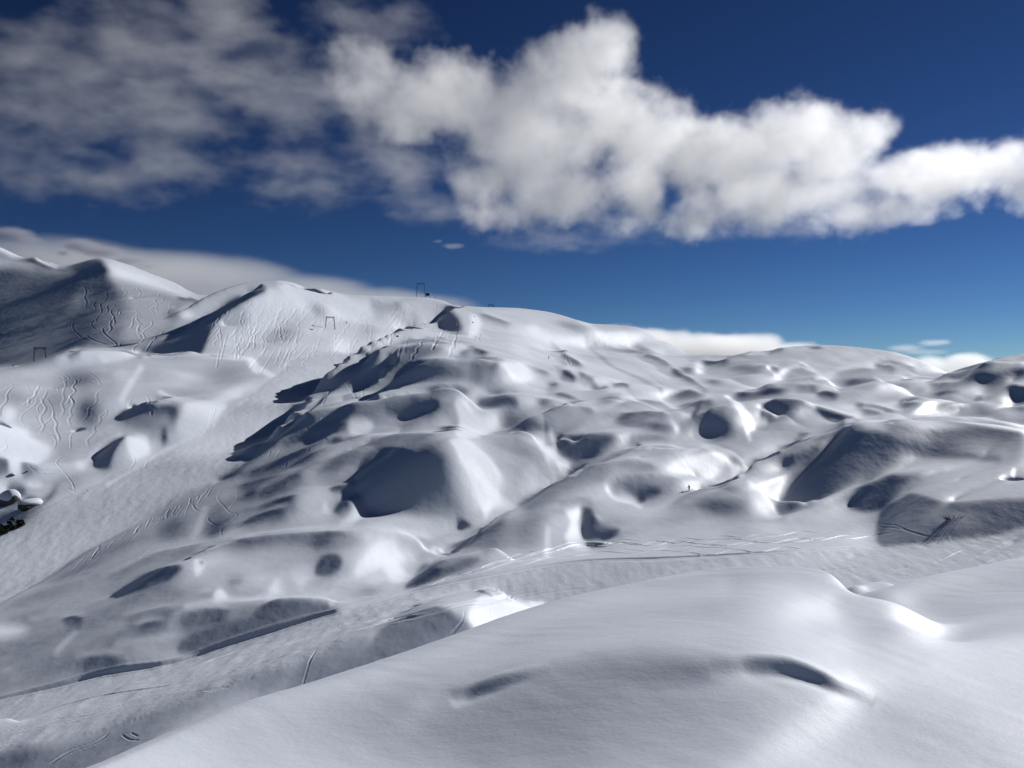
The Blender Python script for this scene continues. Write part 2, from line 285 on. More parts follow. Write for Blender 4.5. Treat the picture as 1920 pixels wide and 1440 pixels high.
# crest curves "px,py,Y" - each a line along which the surface is known; the ground behind a crest dips out of sight
CREST_MAIN = ["690,1185,140 760,1150,146 820,1120,150 870,1106,152 920,1110,152 990,1132,156",
 "420,1012,212 500,1004,212 600,997,213 690,990,215 740,1001,217 810,1022,218",
 "780,1085,196 880,1025,220 960,962,240 1040,920,256 1130,876,270 1200,844,280 1280,842,285 1340,850,288",
 "600,868,285 660,850,288 700,828,290 760,817,292 860,816,293 960,819,292 1010,828,290 1045,850,287",
 "560,778,342 640,768,344 720,754,346 800,741,348 850,744,348 880,768,346",
 "700,744,382 790,683,390 850,673,394 920,672,396 955,688,396",
 "690,668,428 715,650,432 760,637,434 810,637,436 860,647,436",
 "1130,740,355 1200,760,345 1260,778,340", "1330,752,330 1362,749,332 1395,775,330",
 "1400,922,255 1340,936,254 1300,947,252",
 "1440,860,280 1520,815,290 1585,801,294 1680,792,298 1800,792,300 1920,808,300",
 "0,690,462 70,687,466 130,685,470 230,671,474 280,665,478 350,663,480 430,671,484 478,674,488",
 "110,670,560 150,655,570 200,652,572 255,660,572",
 "1740,718,440 1830,688,450 1920,664,455 2000,655,455"]
RIDGE_FAR = ["265,664,736 330,628,758 400,580,793 440,555,810 520,529,827 600,540,822 700,561,810 770,560,793 800,555,793 850,567,793 900,577,804 980,577,816 1050,590,822 1100,604,827 1180,610,839 1230,630,845 1290,662,850",
 "1290,664,660 1400,662,640 1470,650,640 1530,646,640 1650,655,640 1720,674,630 1770,702,610 1830,725,600",
 "-200,380,1288 0,461,1288 60,487,1288 110,504,1288 150,491,1276 185,486,1265 230,497,1254 290,519,1243 356,552,1232 400,555,1220 430,562,1209"]
CTRL_MAIN = """700,660,1000 900,665,1000 1100,690,900 1300,720,860 1500,720,860 1700,740,860 1900,750,860 2100,750,860 600,640,1050 700,680,1250 1000,690,1250 1300,720,1250 1600,730,1250 1900,740,1250 2100,740,1250 1750,745,560 1790,735,560 1850,740,600
-350,1730,78 0,1700,78 300,1690,78 600,1680,78 900,1670,78 1200,1660,78 1500,1650,78 1800,1640,78 2200,1630,78 300,1410,110 600,1380,110 900,1370,110 1200,1360,110 1500,1350,110 1800,1340,110 2200,1330,110 800,1250,130 1100,1230,135 1400,1210,140 1800,1180,145 2150,1150,150
0,1460,96 0,1400,106 0,1312,124 250,1252,138 480,1188,155 640,1143,168 760,1111,180 960,1069,195 1100,1050,202 1250,1045,206 1500,1031,211 1650,1021,216 1900,985,232 2100,960,240 -150,1345,118
1100,1110,178 1300,1075,188 1600,1095,178 1900,1045,195 1600,1060,196 860,1098,180 1000,1090,184 300,1290,128 500,1230,141 640,1190,152 560,1275,126 300,1360,116 640,1275,124 800,1200,132
0,1005,272 -150,1085,255 130,935,292 300,840,335 390,795,362 470,740,405 530,690,450 575,668,490 0,1130,234 -150,1200,220 100,1075,248 180,1020,263 310,950,286 410,905,306 480,850,326 545,800,350 620,730,405 690,668,470 300,900,302 480,790,372
0,1230,160 200,1180,175 350,1090,205 480,1080,190 640,1090,188 560,1150,172 0,880,335 150,850,346 250,800,372 100,760,398 400,720,432 250,740,412 60,950,294
700,966,246 790,972,246 850,985,240 905,980,242 640,985,232 500,940,258 440,960,250 600,1020,205 760,1060,204
1000,930,255 1100,950,245 1200,955,250 1292,917,270 1100,1028,210 1200,1000,225 1400,990,228 1300,1010,220 1200,900,272 1100,872,282
1460,966,240 1560,985,228 1650,962,238 1700,940,240 1650,890,262 1800,930,238 1790,990,218 1550,930,256 1500,890,268 1850,870,265
650,780,352 900,780,352 960,815,312 1000,800,325 1100,825,318 1200,815,325 1300,830,318 1400,830,318 1440,800,330 1050,765,375 960,760,382 850,720,402
1000,720,430 1060,700,450 1130,728,430 1220,730,440 1300,745,430 1380,755,400 1440,735,430 1520,785,360 1620,790,350 1700,775,380 1800,785,370 1880,790,365 1900,750,410 1600,745,450 1500,740,450 1750,750,420 1680,735,480
640,668,520 560,664,560 500,668,580 420,665,600 700,640,590 760,630,620 850,630,600 900,640,570 960,640,590 1000,620,640 1100,660,600 1200,690,575 1260,725,520 960,600,730 700,600,700 600,600,720 520,600,730 860,600,700 1150,640,680
1350,690,560 1450,700,560 1550,700,560 1650,710,540 1720,715,520 1850,705,440 1600,675,600
120,678,530 0,680,640 100,660,720 200,660,760 300,650,820 0,600,1000 150,580,1080 250,580,1040 330,590,980 0,520,1220 100,530,1200"""
CREST_FG = ["180,1440,14 430,1330,17 600,1280,19 880,1185,23 1000,1140,25.5 1200,1090,27.5 1350,1072,28 1450,1070,27 1530,1078,26 1580,1100,25 1608,1128,23.8",
 "-150,1560,12 0,1510,13 180,1440,14", "1585,1106,38 1600,1097,38 1613,1097,38 1628,1108,38", "1645,1112,29.4 1700,1086,31 1800,1066,32.4 1920,1043,34.2 2100,1015,37"]
# interior of the near drift: px, py and metres below the eye
FG_H = """300,1440,6.5 640,1440,6.5 960,1440,6.3 1300,1440,6.2 1600,1440,6.2 1900,1440,6.4 2100,1440,6.6 -100,1560,6.9 200,1560,6.8 500,1560,6.6 1000,1560,6.5 1500,1560,6.4 1900,1560,6.5 2100,1560,6.6
400,1400,6.5 700,1340,6.4 900,1360,6.25 1100,1350,6.25 1300,1350,6.15 1500,1350,6.15 1700,1350,6.4 1900,1350,6.8 2080,1330,7.0 800,1290,6.45 1000,1260,6.25 1200,1250,6.1 1350,1230,6.0 1500,1220,5.95 1590,1230,6.2 1640,1260,6.45 1100,1170,6.2 1300,1130,6.0 1450,1120,5.85 1550,1150,5.85 1590,1170,6.0 1625,1190,6.3
1660,1215,6.75 1700,1240,6.95 1750,1250,7.05 1800,1252,7.1 1910,1245,7.2 2080,1235,7.3 1700,1290,6.75 1800,1300,6.9 1910,1300,7.0 1690,1180,7.1 1800,1190,7.15 1910,1170,7.15 1700,1130,7.1 1800,1110,7.05 1910,1090,7.0 2080,1100,7.05 2080,1170,7.2"""
def fg_ctrl():
    # the front of the drift faces the camera: its foot lies lower than its back
    low = lambda x, y: 1.15*float(sstep((y-1255)/190.0))
    return ' '.join('%g,%g,%.2f' % (x, y, F*(h+low(x, y))/(y-HZ)) for x, y, h in pts(FG_H))+' '+FG_FAR
FG_FAR = """1585,1140,27.5 1612,1160,26 -300,1750,30 0,1700,30 300,1560,30 600,1420,32 900,1280,34 1200,1180,38 1400,1150,38 1550,1180,36
-300,1800,45 0,1800,45 300,1700,45 600,1600,45 900,1500,45 1200,1400,48 1500,1300,50 1700,1250,46 1900,1220,50 2100,1190,52
-300,1850,70 0,1850,70 300,1800,70 600,1740,70 900,1680,70 1200,1620,70 1500,1560,70 1800,1500,74 2100,1450,74 0,3000,4 1000,3000,4 2000,3000,4 0,2000,7.5 1000,2000,7.5 2000,2000,7.5"""
CTRL_FG = fg_ctrl()

def lin(v): 
    v = np.clip(v/255.0, 0, 1); return np.where(v <= .04045, v/12.92, ((v+.055)/1.055)**2.4)

class Field:
    """apparent height p = z / Y on a grid of t = x / Y and L = ln Y"""
    def __init__(s, t0, t1, dt, y0, y1, dL):
        s.t = np.arange(t0, t1+dt/2, dt); s.L = np.arange(math.log(y0), math.log(y1)+dL/2, dL)
        s.dt, s.dL = dt, dL; s.nt, s.nL = len(s.t), len(s.L)
        s.T, s.LL = np.meshgrid(s.t, s.L); s.px = CX+F*s.T
        tc = 0.5*(s.t[1:]+s.t[:-1])[None,:]
        s.au = (UX-UY*tc)/dt/2; s.av = (VX-VY*tc)/dt/2
        s.p = np.zeros((s.nL, s.nt))
    def slope(s, p):
        a, b, c, d = p[:-1,:-1], p[:-1,1:], p[1:,:-1], p[1:,1:]
        dx = (b+d)-(a+c); dl = ((c+d)-(a+b))/s.dL/2+(a+b+c+d)/4
        return s.au*dx+UY*dl, s.av*dx+VY*dl
    def slopeT(s, gu, gv):
        r = np.zeros_like(s.p)
        x = s.au*gu+s.av*gv; y = UY*gu+VY*gv; y1 = y/s.dL/2; y2 = y/4
        r[:-1,:-1] += -x-y1+y2; r[:-1,1:] += x-y1+y2; r[1:,:-1] += -x+y1+y2; r[1:,1:] += x+y1+y2
        return r
    def bend(s, p, al):
        # sum of squared second differences, scaled to slope units
        kt, kl = al/s.dt**4, al/s.dL**4
        r = np.zeros_like(p)
        d = p[:,2:]-2*p[:,1:-1]+p[:,:-2]; d *= kt
        r[:,2:] += d; r[:,:-2] += d; r[:,1:-1] -= 2*d
        d = p[2:]-2*p[1:-1]+p[:-2]; d *= kl
        r[2:] += d; r[:-2] += d; r[1:-1] -= 2*d
        d = p[1:,1:]-p[1:,:-1]-p[:-1,1:]+p[:-1,:-1]; d *= 2*al/(s.dt*s.dL)**2
        r[1:,1:] += d; r[1:,:-1] -= d; r[:-1,1:] -= d; r[:-1,:-1] += d
        return r
    def constrain(s, C):
        """C: px, py, Y, weight -> diagonal weights and right side (nearest cell)"""
        W = np.zeros_like(s.p); R = np.zeros_like(s.p)
        x = ((C[:,0]-CX)/F-s.t[0])/s.dt; y = (np.log(C[:,2])-s.L[0])/s.dL
        k = (x >= 0)&(x < s.nt-1)&(y >= 0)&(y < s.nL-1); x, y, c = x[k], y[k], C[k]
        i = x.astype(int); j = y.astype(int); fi = x-i; fj = y-j
        for di, dj, w in ((0,0,(1-fi)*(1-fj)),(1,0,fi*(1-fj)),(0,1,(1-fi)*fj),(1,1,fi*fj)):
            np.add.at(W, (j+dj,i+di), c[:,3]*w); np.add.at(R, (j+dj,i+di), c[:,3]*w*(HZ-c[:,1])/F)
        return W, R
    def py(s): return HZ-F*s.p
    def visible(s, slack=0.0):
        q = s.py(); m = np.minimum.accumulate(q, 0)
        prev = np.vstack([np.full((1,s.nt), 1e9), m[:-1]])
        return q <= prev+slack
    def cg(s, ws, gt, wv, gv0, al, W, R, n):
        def A(p):
            gu, gv = s.slope(p); return s.slopeT(ws*gu, wv*gv)+s.bend(p, al)+W*p
        D = (ws.mean()+wv)*(s.au**2).mean()*4+6*al/s.dt**4+6*al/s.dL**4+8*al/(s.dt*s.dL)**2+W
        b = s.slopeT(ws*gt, wv*gv0)+R
        x = s.p; r = b-A(x); z = r/D; d = z.copy(); rz = (r*z).sum()
        for _ in range(n):
            q = A(d); a = rz/((d*q).sum()+1e-30)
            x = x+a*d; r = r-a*q; z = r/D; rn = (r*z).sum(); d = z+(rn/(rz+1e-30))*d; rz = rn
        s.p = x
    def upsample(s, o):
        """bilinear copy of field o"""
        s.p = o.at(s.T, s.LL)
    def at(s, T, L):
        i = np.clip((T-s.t[0])/s.dt, 0, s.nt-1.001); j = np.clip((L-s.L[0])/s.dL, 0, s.nL-1.001)
        i0 = i.astype(int); j0 = j.astype(int); fi = i-i0; fj = j-j0; p = s.p
        return (p[j0,i0]*(1-fi)+p[j0,i0+1]*fi)*(1-fj)+(p[j0+1,i0]*(1-fi)+p[j0+1,i0+1]*fi)*fj

def vnoise(x, y, seed):
    r = np.random.default_rng(seed); T = r.random((256,256))
    i = np.floor(x).astype(int); j = np.floor(y).astype(int); u = x-i; v = y-j
    u = u*u*u*(u*(u*6-15)+10); v = v*v*v*(v*(v*6-15)+10)
    a, b, c, d = T[j&255,i&255], T[j&255,(i+1)&255], T[(j+1)&255,i&255], T[(j+1)&255,(i+1)&255]
    return (a*(1-u)+b*u)*(1-v)+(c*(1-u)+d*u)*v-0.5

def dens(C, step=5.0):
    out = []
    for a, b in zip(C[:-1], C[1:]):
        n = max(1, int(abs(b[0]-a[0])/step))
        for k in range(n): out.append(a+(b-a)*k/n)
    out.append(C[-1]); return np.array(out)

def constraints(crests, ridges, ctrl, dip=(1.035, 7.0), back=1.09, ridge_dip=(1.05, 25.0), wc=1.0, wp=3.0):
    C = []
    for c in pts(ctrl): C.append((c[0], c[1], c[2], wp))
    for s in crests:
        D = dens(catmull(pts(s), False))
        n = len(D)
        for k, (x, y, Y) in enumerate(D):
            f = min(1.0, k/(0.15*n+1), (n-1-k)/(0.15*n+1))
            C.append((x, y, Y, 1.0*wc))
            if dip: C.append((x, y+dip[1]*f, Y*dip[0], 0.6*wc))
            if dip and back: C.append((x, y-0.5, Y*back, 0.3*wc))
            if dip and not back: C.append((x, y+dip[1]*5, Y*(dip[0]*2.2-1.2), 0.3*wc))
    for s in ridges:
        D = dens(catmull(pts(s), False))
        for x, y, Y in D:
            C.append((x, y, Y, 2.0*wc)); C.append((x, y+ridge_dip[1], Y*ridge_dip[0], 1.0*wc))
    return np.array(C, float)

AMB, LIT = 0.05, 0.99
def target_slope(v, gu, gv):
    I = (lin(v)-AMB)/LIT
    I = I*np.sqrt((1+gu**2+np.minimum(gv,1.2)**2)/(1+gu**2))
    I = np.clip(I, -0.18, 0.80)
    return np.tan(SUN_EL-np.arcsin(I))

def solve(levels, rng, paint, C, al, wv, n0=300, verbose=False, anchor=0.0, C0=None):
    prev = base = None
    if C0 is None: C0 = C
    for dt, dL, outer, n in levels:
        f = Field(rng[0], rng[1], dt, rng[2], rng[3], dL)
        W, R = f.constrain(C); cell = 1.0
        k = 25.0/ (dt*dL)*1e-6*4e3; W = W*k; R = R*k
        zero = np.zeros((f.nL-1, f.nt-1))
        if prev is None:
            g0 = None
            for m in (4, 2, 1):
                g = Field(rng[0], rng[1], dt*m, rng[2], rng[3], dL*m)
                w0, r0 = g.constrain(C0); z0 = np.zeros((g.nL-1, g.nt-1))
                if g0 is None: g.p[:] = -0.1
                else: g.upsample(g0)
                kk = 1e5*dt*dL/(0.008*0.012)
                g.cg(z0+1e-3, z0, 0.01, z0, al*10, w0*kk, r0*kk, n0*3)
                g0 = g
            f.p = g0.p.copy(); base = g0
            if verbose: print('init', f.visible(1.0).mean()); np.save('/workdir/dev/p0.npy', f.p)
        else: f.upsample(prev)
        if anchor:
            pp = base.at(f.T, f.LL); W = W+anchor; R = R+anchor*pp
        cx = CX+F*0.5*(f.t[1:]+f.t[:-1])[None,:]+zero
        for it in range(outer):
            q = f.py(); qc = 0.25*(q[1:,1:]+q[1:,:-1]+q[:-1,1:]+q[:-1,:-1])
            vis = f.visible(1.0); vc = vis[1:,1:]&vis[1:,:-1]&vis[:-1,1:]&vis[:-1,:-1]
            gu, gv = f.slope(f.p)
            gt = target_slope(paint.sample(cx, qc), gu, gv)
            ws = np.where(vc, 1.0, 0.02)
            gt = np.where(vc, gt, gu)
            dark = (gt > 0.45)&(gu > gt); gt = np.where(dark, gu*0.5+gt*0.5, gt)
            f.cg(ws, gt, wv, zero+gv*0.85, al, W, R, n)
            if verbose:
                gu, gv = f.slope(f.p); print(dt, it, 'rms', np.sqrt((((gu-gt)**2)*vc).sum()/vc.sum()), 'vis', vc.mean(), f.p.min(), f.p.max(), flush=True)
        prev = f
    return prev
# ---------------------------------------------------------------- small relief: undulation, ski tracks, piste edges
def smooth(p, n=1):
    for _ in range(n):
        p = p.copy(); p[1:-1] = 0.25*p[:-2]+0.5*p[1:-1]+0.25*p[2:]; p[:,1:-1] = 0.25*p[:,:-2]+0.5*p[:,1:-1]+0.25*p[:,2:]
    return p
def surf_L(f, px, py):
    """ln Y of the surface seen at a picture point"""
    out = []
    for x, y in zip(px, py):
        c = ((x-CX)/F-f.t[0])/f.dt; i = int(np.clip(c, 0, f.nt-2)); w = c-i
        q = HZ-F*(f.p[:,i]*(1-w)+f.p[:,i+1]*w); m = np.minimum.accumulate(q)
        j = int(np.searchsorted(-m, -y)); j = min(max(j, 1), f.nL-1)
        a, b = m[j-1], m[j]; s = 0 if a == b else np.clip((a-y)/(a-b), 0, 1)
        out.append(f.L[j-1]+s*f.dL)
    return np.array(out)
def carve(f, P, width, depth, rim=0.35, closed=False, taper=True):
    """a groove of `width` metres along points P (t, L); a negative depth raises a bank"""
    mx = width*3.2/math.exp(P[:,1].min())
    i0 = max(0, int((P[:,0].min()-mx-f.t[0])/f.dt)); i1 = min(f.nt, int((P[:,0].max()+mx-f.t[0])/f.dt)+2)
    j0 = max(0, int((P[:,1].min()-mx-f.L[0])/f.dL)); j1 = min(f.nL, int((P[:,1].max()+mx-f.L[0])/f.dL)+2)
    if i1 <= i0 or j1 <= j0: return
    D = np.full((j1-j0, i1-i0), 1e3, np.float32); N = len(P)
    E = np.ones_like(D)
    for k in range(N-1):
        a, b = P[k], P[k+1]
        ia = max(i0, int((min(a[0],b[0])-mx-f.t[0])/f.dt)); ib = min(i1, int((max(a[0],b[0])+mx-f.t[0])/f.dt)+2)
        ja = max(j0, int((min(a[1],b[1])-mx-f.L[0])/f.dL)); jb = min(j1, int((max(a[1],b[1])+mx-f.L[0])/f.dL)+2)
        if ib <= ia or jb <= ja: continue
        sl = (slice(ja-j0, jb-j0), slice(ia-i0, ib-i0))
        X = f.t[ia:ib][None,:]; Y = f.L[ja:jb][:,None]
        ab = b-a; q = np.clip(((X-a[0])*ab[0]+(Y-a[1])*ab[1])/(ab@ab+1e-12), 0, 1)
        d = np.hypot(X-a[0]-q*ab[0], Y-a[1]-q*ab[1])
        u = (k+q)/(N-1); e = np.clip(np.minimum(u, 1-u)*8, 0, 1) if taper is True else np.sin(np.pi*u)**1.3
        near = d < D[sl]; D[sl] = np.where(near, d, D[sl]); E[sl] = np.where(near, e, E[sl])
    Yv = np.exp(f.L[j0:j1])[:,None]; r = D*Yv/np.maximum(width, 0.0008*Yv)
    dz = depth*E*(-np.exp(-r**2)+rim*np.exp(-((r-1.7)/0.6)**2))
    f.p[j0:j1, i0:i1] += dz/Yv
def track(f, d, width=0.45, depth=0.35, off=(0, 0, 1.0), double=0.0, rim=0.4):
    P = pts(d) if isinstance(d, str) else np.asarray(d, float)
    P = P*off[2]+np.array(off[:2]); P = catmull(P, False, 8)
    T = np.stack([(P[:,0]-CX)/F, surf_L(f, P[:,0], P[:,1])], 1)
    k = np.concatenate([[True], np.abs(np.diff(T[:,1])) < 0.25]); T = T[k]
    for _ in range(2): T[1:-1] = 0.25*T[:-2]+0.5*T[1:-1]+0.25*T[2:]
    carve(f, T, width, depth, rim)

Z1 = (0, 400, 0.25); Z2 = (480, 450, 0.25); Z3 = (960, 500, 0.25); Z5 = (0, 720, 0.25); Z6 = (480, 760, 0.25); Z7 = (960, 760, 0.25); Z8 = (1440, 780, 0.25)
ZA = (0, 1040, 1/3.6); ZB = (480, 1040, 1/3.6)
TRACKS = [
 (Z1, 1.2, 0.9, ["935,545 925,570 950,595 915,625", "1045,545 1030,570 1055,600 1030,640", "820,680 800,700 810,730 770,765", "720,650 700,690 715,710 665,740",
  "590,775 550,815 550,870 600,920 625,940", "720,780 685,820 690,850 720,870", "820,790 825,820 770,860 780,900 850,960 930,1010", "1150,640 1175,680 1130,720 1165,760",
  "1100,790 1140,835 1070,890 1085,930 1050,970 1000,1010 1010,1050", "1230,880 1150,950 1090,1040", "890,720 870,765", "640,920 720,960 800,985", "970,650 960,670"]),
 (Z2, 0.9, 0.4, ["340,480 350,540 350,600", "710,860 705,780 750,700 770,640", "830,630 820,660 800,690", "900,600 930,640 940,680", "1240,600 1270,660 1310,690", "1330,590 1325,640 1320,690",
  "1400,680 1390,710 1360,730", "1450,690 1440,740", "170,520 160,600 180,640", "230,460 260,520 240,580", "120,480 100,540", "290,500 300,560 280,600", "560,640 480,690 420,680",
  "1100,480 1090,520 1110,560", "1170,500 1250,540 1300,570", "900,700 940,740 950,790", "650,600 560,640 480,670", "1200,560 1190,610", "1510,600 1515,650", "1050,560 1000,640", "880,560 820,590 760,600",
  "170,860 220,930 230,990", "330,860 270,900 200,900", "680,1080 720,1140 770,1210", "790,1080 800,1130 795,1190", "600,1010 540,1150 490,1250"]),
 (Z3, 0.9, 0.45, ["880,680 950,740 1010,800 1080,850 1140,890 1210,915", "930,690 1000,760 1050,820 1130,870 1190,910", "850,690 920,730 990,790 1090,860 1160,905", "980,740 1020,800 1090,840", "390,690 430,730", "400,670 440,760"]),
 (Z5, 0.55, 0.42, ["275,90 265,150 165,230 165,290 230,350 380,380 420,440 390,500", "340,100 390,170 395,240 330,300 240,340", "262,235 275,272 310,260 340,235", "520,70 515,130 460,165", "800,190 790,240 660,330",
  "575,350 530,390 530,490", "20,400 50,470 10,500", "470,540 420,590 480,660 540,740 560,810", "210,605 280,660 420,665", "300,0 250,100 170,160", "640,800 680,830", "500,780 560,810", "1000,540 1010,590 960,650", "1110,580 1080,630",
  "1590,180 1570,290 1540,370", "1620,160 1580,300 1560,370", "340,90 320,130 280,180 300,230"]),
 (Z1, 0.55, 0.42, ["450,1215 500,1250 440,1290", "610,1250 740,1290 745,1260 690,1210 610,1180", "200,1300 220,1330", "430,1300 440,1340", "540,1345 500,1420", "100,1280 50,1310 0,1335", "300,1350 160,1440", "470,1200 520,1240 480,1270", "600,1240 590,1270"]),
 (Z5, 0.5, 0.20, ["1680,780 1630,850 1690,930 1720,960 1780,980 1720,1040 1660,1090 1665,1160", "1770,770 1780,860 1740,910 1700,950 1590,980 1560,1020 1640,1070", "1430,840 1430,890 1490,960", "1430,880 1400,940 1390,990", "1440,860 1460,940 1500,950",
  "1180,1090 1120,1150", "1050,1080 900,1200 850,1230", "1200,1190 1040,1320", "1130,1020 980,1190", "700,1270 560,1400", "650,1280 520,1420", "800,1240 600,1430", "1280,1080 1230,1130", "960,1100 900,1170", "1000,1050 1100,1000 1250,940",
  "760,1220 660,1320", "620,1330 480,1440"]),
 (Z6, 0.5, 0.42, ["490,180 500,230 530,260", "185,330 160,370 140,400", "230,420 225,450 215,470", "400,320 390,350", "110,340 95,380", "390,180 380,160", "440,170 430,190", "610,60 590,110", "500,90 490,130"]),
 (ZA, 0.3, 0.30, ["0,1215 200,1170 400,1110 700,1040 1000,940 1400,850 1900,700", "0,1245 300,1165 650,1075 900,1000 1350,880 1900,740", "130,1210 300,1185 450,1160", "0,1290 130,1260", "1150,900 1400,830 1700,740", "1080,980 1300,930 1550,890", "1370,920 1460,915 1540,890", "380,1110 500,1100 640,1080", "900,1010 1100,960 1250,930", "200,1200 420,1150 600,1110 850,1050",
  "820,1215 880,1250 940,1250", "885,1205 930,1225", "740,1205 640,1270 470,1330 330,1420", "1680,790 1820,750"]),
 (ZB, 0.28, 0.18, ["1570,350 1575,400 1590,430 1620,460", "1450,370 1500,410 1560,440 1620,460", "1600,320 1750,350 1920,370", "1480,430 1640,450", "1620,410 1850,400", "1410,370 1390,450 1310,540", "1400,440 1330,530", "400,650 370,700 350,760 330,830 310,900", "410,640 380,690 350,740", "0,760 200,690 400,640", "0,790 180,720 380,650", "420,620 560,590 760,520", "60,740 240,690"]),
 (Z8, 0.36, 0.3, ["1840,322 1920,318", "1845,345 1920,340", "1840,362 1920,360", "1920,860 1700,910 1450,1010 1250,1100 1000,1140 600,1180", "1920,890 1600,990 1450,1040 1100,1120 850,1200", "1920,960 1500,1000 1350,1060", "1920,950 1600,1120 1300,1200 880,1190", "1920,1000 1700,1080 1450,1150", "1920,880 1680,1000 1500,1090 1300,1130", "1500,1060 1250,1150 1000,1210",
  "1100,1130 800,1170 560,1240", "1300,1200 1000,1215 800,1260", "700,1150 1000,1130", "830,810 950,820 1100,880 1250,910 1350,900", "830,830 1000,850 1200,905"]),
]
def add_details(f):
    Y = np.exp(f.LL); X = f.T*Y
    py = f.py(); r = np.random.default_rng(5)
    onp = np.zeros(f.p.shape)
    for d in (PISTE_LEFT, PISTE_MID):
        onp = np.maximum(onp, inside(f.px, py, catmull(pts(d), True)))
    calm = 1-0.85*smooth(onp, 6)
    h = np.zeros(f.p.shape)
    for lam, amp, near, far in ((60, 0.9, 300, 1e9), (31, 0.55, 0, 1e9), (14, 0.22, 0, 900), (6.5, 0.07, 0, 420), (3.1, 0.03, 0, 240)):
        a = amp*sstep((Y-near)/(near+1)*2) if near else amp
        a = a*sstep((far-Y)/(0.4*far)) if far < 1e8 else a
        c, s = math.cos(0.5), math.sin(0.5)
        h += a*vnoise((X*c+Y*s)/lam, (-X*s+Y*c)/(lam*0.6), int(lam*10))
    f.p += h*calm/Y
    # wind-packed pillows: rounded tops with creases between, over the hummocky ground
    wx = X+9*vnoise(X/40, Y/40, 61); wy = Y+9*vnoise(X/40, Y/40, 62)
    bil = lambda a, b_, k: np.sqrt((2*vnoise(a, b_, k))**2+0.006)
    pil = bil(wx/36, wy/50, 51)*3.2+bil(wx/17, wy/23, 52)*0.7
    area = sstep((Y-205)/30)*sstep((680-Y)/160)*sstep((f.px-430)/260)+0.35*sstep((Y-130)/30)*sstep((430-f.px)/200)*sstep((330-Y)/40)
    area = area*(1-0.45*sstep((Y-400)/120))*(1-0.92*sstep((f.px-1400)/80)*sstep((335-Y)/30))
    f.p += pil*np.clip(area, 0, 1)*(0.04+0.96*(1-np.clip(smooth(onp, 30), 0, 1))**3)/Y
    # groomed corduroy and skied-out roughness of the pistes
    f.p += smooth(onp, 2)*(0.10*vnoise(X/2.2, Y/5.0, 3)+0.05*vnoise(X/1.1, Y/2.5, 4))/Y
    for z, wd, dp, L in TRACKS:
        for d in L: track(f, d, wd*0.5, dp*0.20, z)
    # bank along the far edge of the middle piste and the strip of wavy tracks above it
    edge = catmull(pts(PISTE_EDGE), False, 12)
    track(f, edge[::3], 0.5, 0.34, rim=0.5)
    for k in range(13):
        o = r.uniform(4, 40); x0 = r.uniform(770, 1300); x1 = x0+r.uniform(250, 520); ph = r.uniform(0, 6); wl = r.uniform(70, 130); am = r.uniform(1.5, 4)
        xs = np.arange(x0, min(x1, 1690), 14)
        e = np.interp(xs, edge[:,0], edge[:,1])
        ys = e-o*np.clip((xs-740)/300, 0.15, 1)+am*np.sin(xs/wl*6.28+ph)
        track(f, np.stack([xs, ys], 1), 0.25, 0.16)
    for k in range(16):                       # faint straight runs on the middle piste
        x0 = r.uniform(100, 1500); n = r.uniform(120, 380); xs = np.arange(x0, x0+n, 16); e = np.interp(xs, edge[:,0], edge[:,1])
        track(f, np.stack([xs, e+r.uniform(8, 55)+(xs-x0)*r.uniform(-0.02, 0.02)], 1), 0.3, r.uniform(0.05, 0.14))
    for k in range(22):                       # linked turns down the left hillside and the shaded mountain
        if k < 11: x, y, dx, n, st = r.uniform(-10, 430), r.uniform(690, 780), r.uniform(-0.5, 0.2), r.integers(9, 17), r.uniform(6, 9)
        else: x, y, dx, n, st = r.uniform(150, 330), r.uniform(535, 590), r.uniform(-0.6, 0.3), r.integers(7, 13), r.uniform(5, 8)
        q = r.uniform(2.0, 4.5); jw = r.uniform(1.1, 2.0); jj = r.uniform(0.4, 1.3, 40); P = [(x+dx*i*st*0.9+q*jj[i]*math.sin(i*jw+k), y+sum(jj[:i])*st*0.9) for i in range(n)]
        P = [p for p in P if not (k < 11 and p[1] > 1003-0.62*p[0])]
        if len(P) > 4: track(f, P, 0.5 if k < 11 else 0.8, r.uniform(0.06, 0.13) if k < 11 else r.uniform(0.12, 0.25))
    for k in range(130):                      # scribbled runs on the far hill under the lift
        if k < 80: x, y = r.uniform(405, 560), r.uniform(560, 655)
        else: x, y = r.uniform(560, 900), r.uniform(565, 650)
        n = r.integers(4, 9); s = r.uniform(5, 8); sl = r.uniform(-0.9, 0.1); q = r.uniform(-1, 1)
        P = [(x+sl*i*s+(2.2 if i % 2 else -2.2)*q, y+i*s) for i in range(n)]
        track(f, P, 0.5, r.uniform(0.06, 0.18))
    for k in range(26):                       # chopped snow along the edge under the left piste
        u = r.uniform(0, 1); x = 180+u*220; y = 1022-u*115+r.uniform(2, 14)
        track(f, [(x, y), (x-r.uniform(3, 7), y+r.uniform(4, 9)), (x-r.uniform(8, 16), y+r.uniform(10, 20))], 0.3, r.uniform(0.03, 0.08))
def hollow(f, d, width, depth, lip):
    """wind scoop: a scooped trough with a raised lip behind it"""
    P = catmull(pts(d), False, 8)
    T = np.stack([(P[:,0]-CX)/F, surf_L(f, P[:,0], P[:,1])], 1)
    for _ in range(3): T[1:-1] = 0.25*T[:-2]+0.5*T[1:-1]+0.25*T[2:]
    U = T.copy(); U[:,1] += 1.5*width/np.exp(T[:,1])
    carve(f, T, width, depth, 0.0, taper='s'); carve(f, U, width*1.1, -lip, 0.0, taper='s')
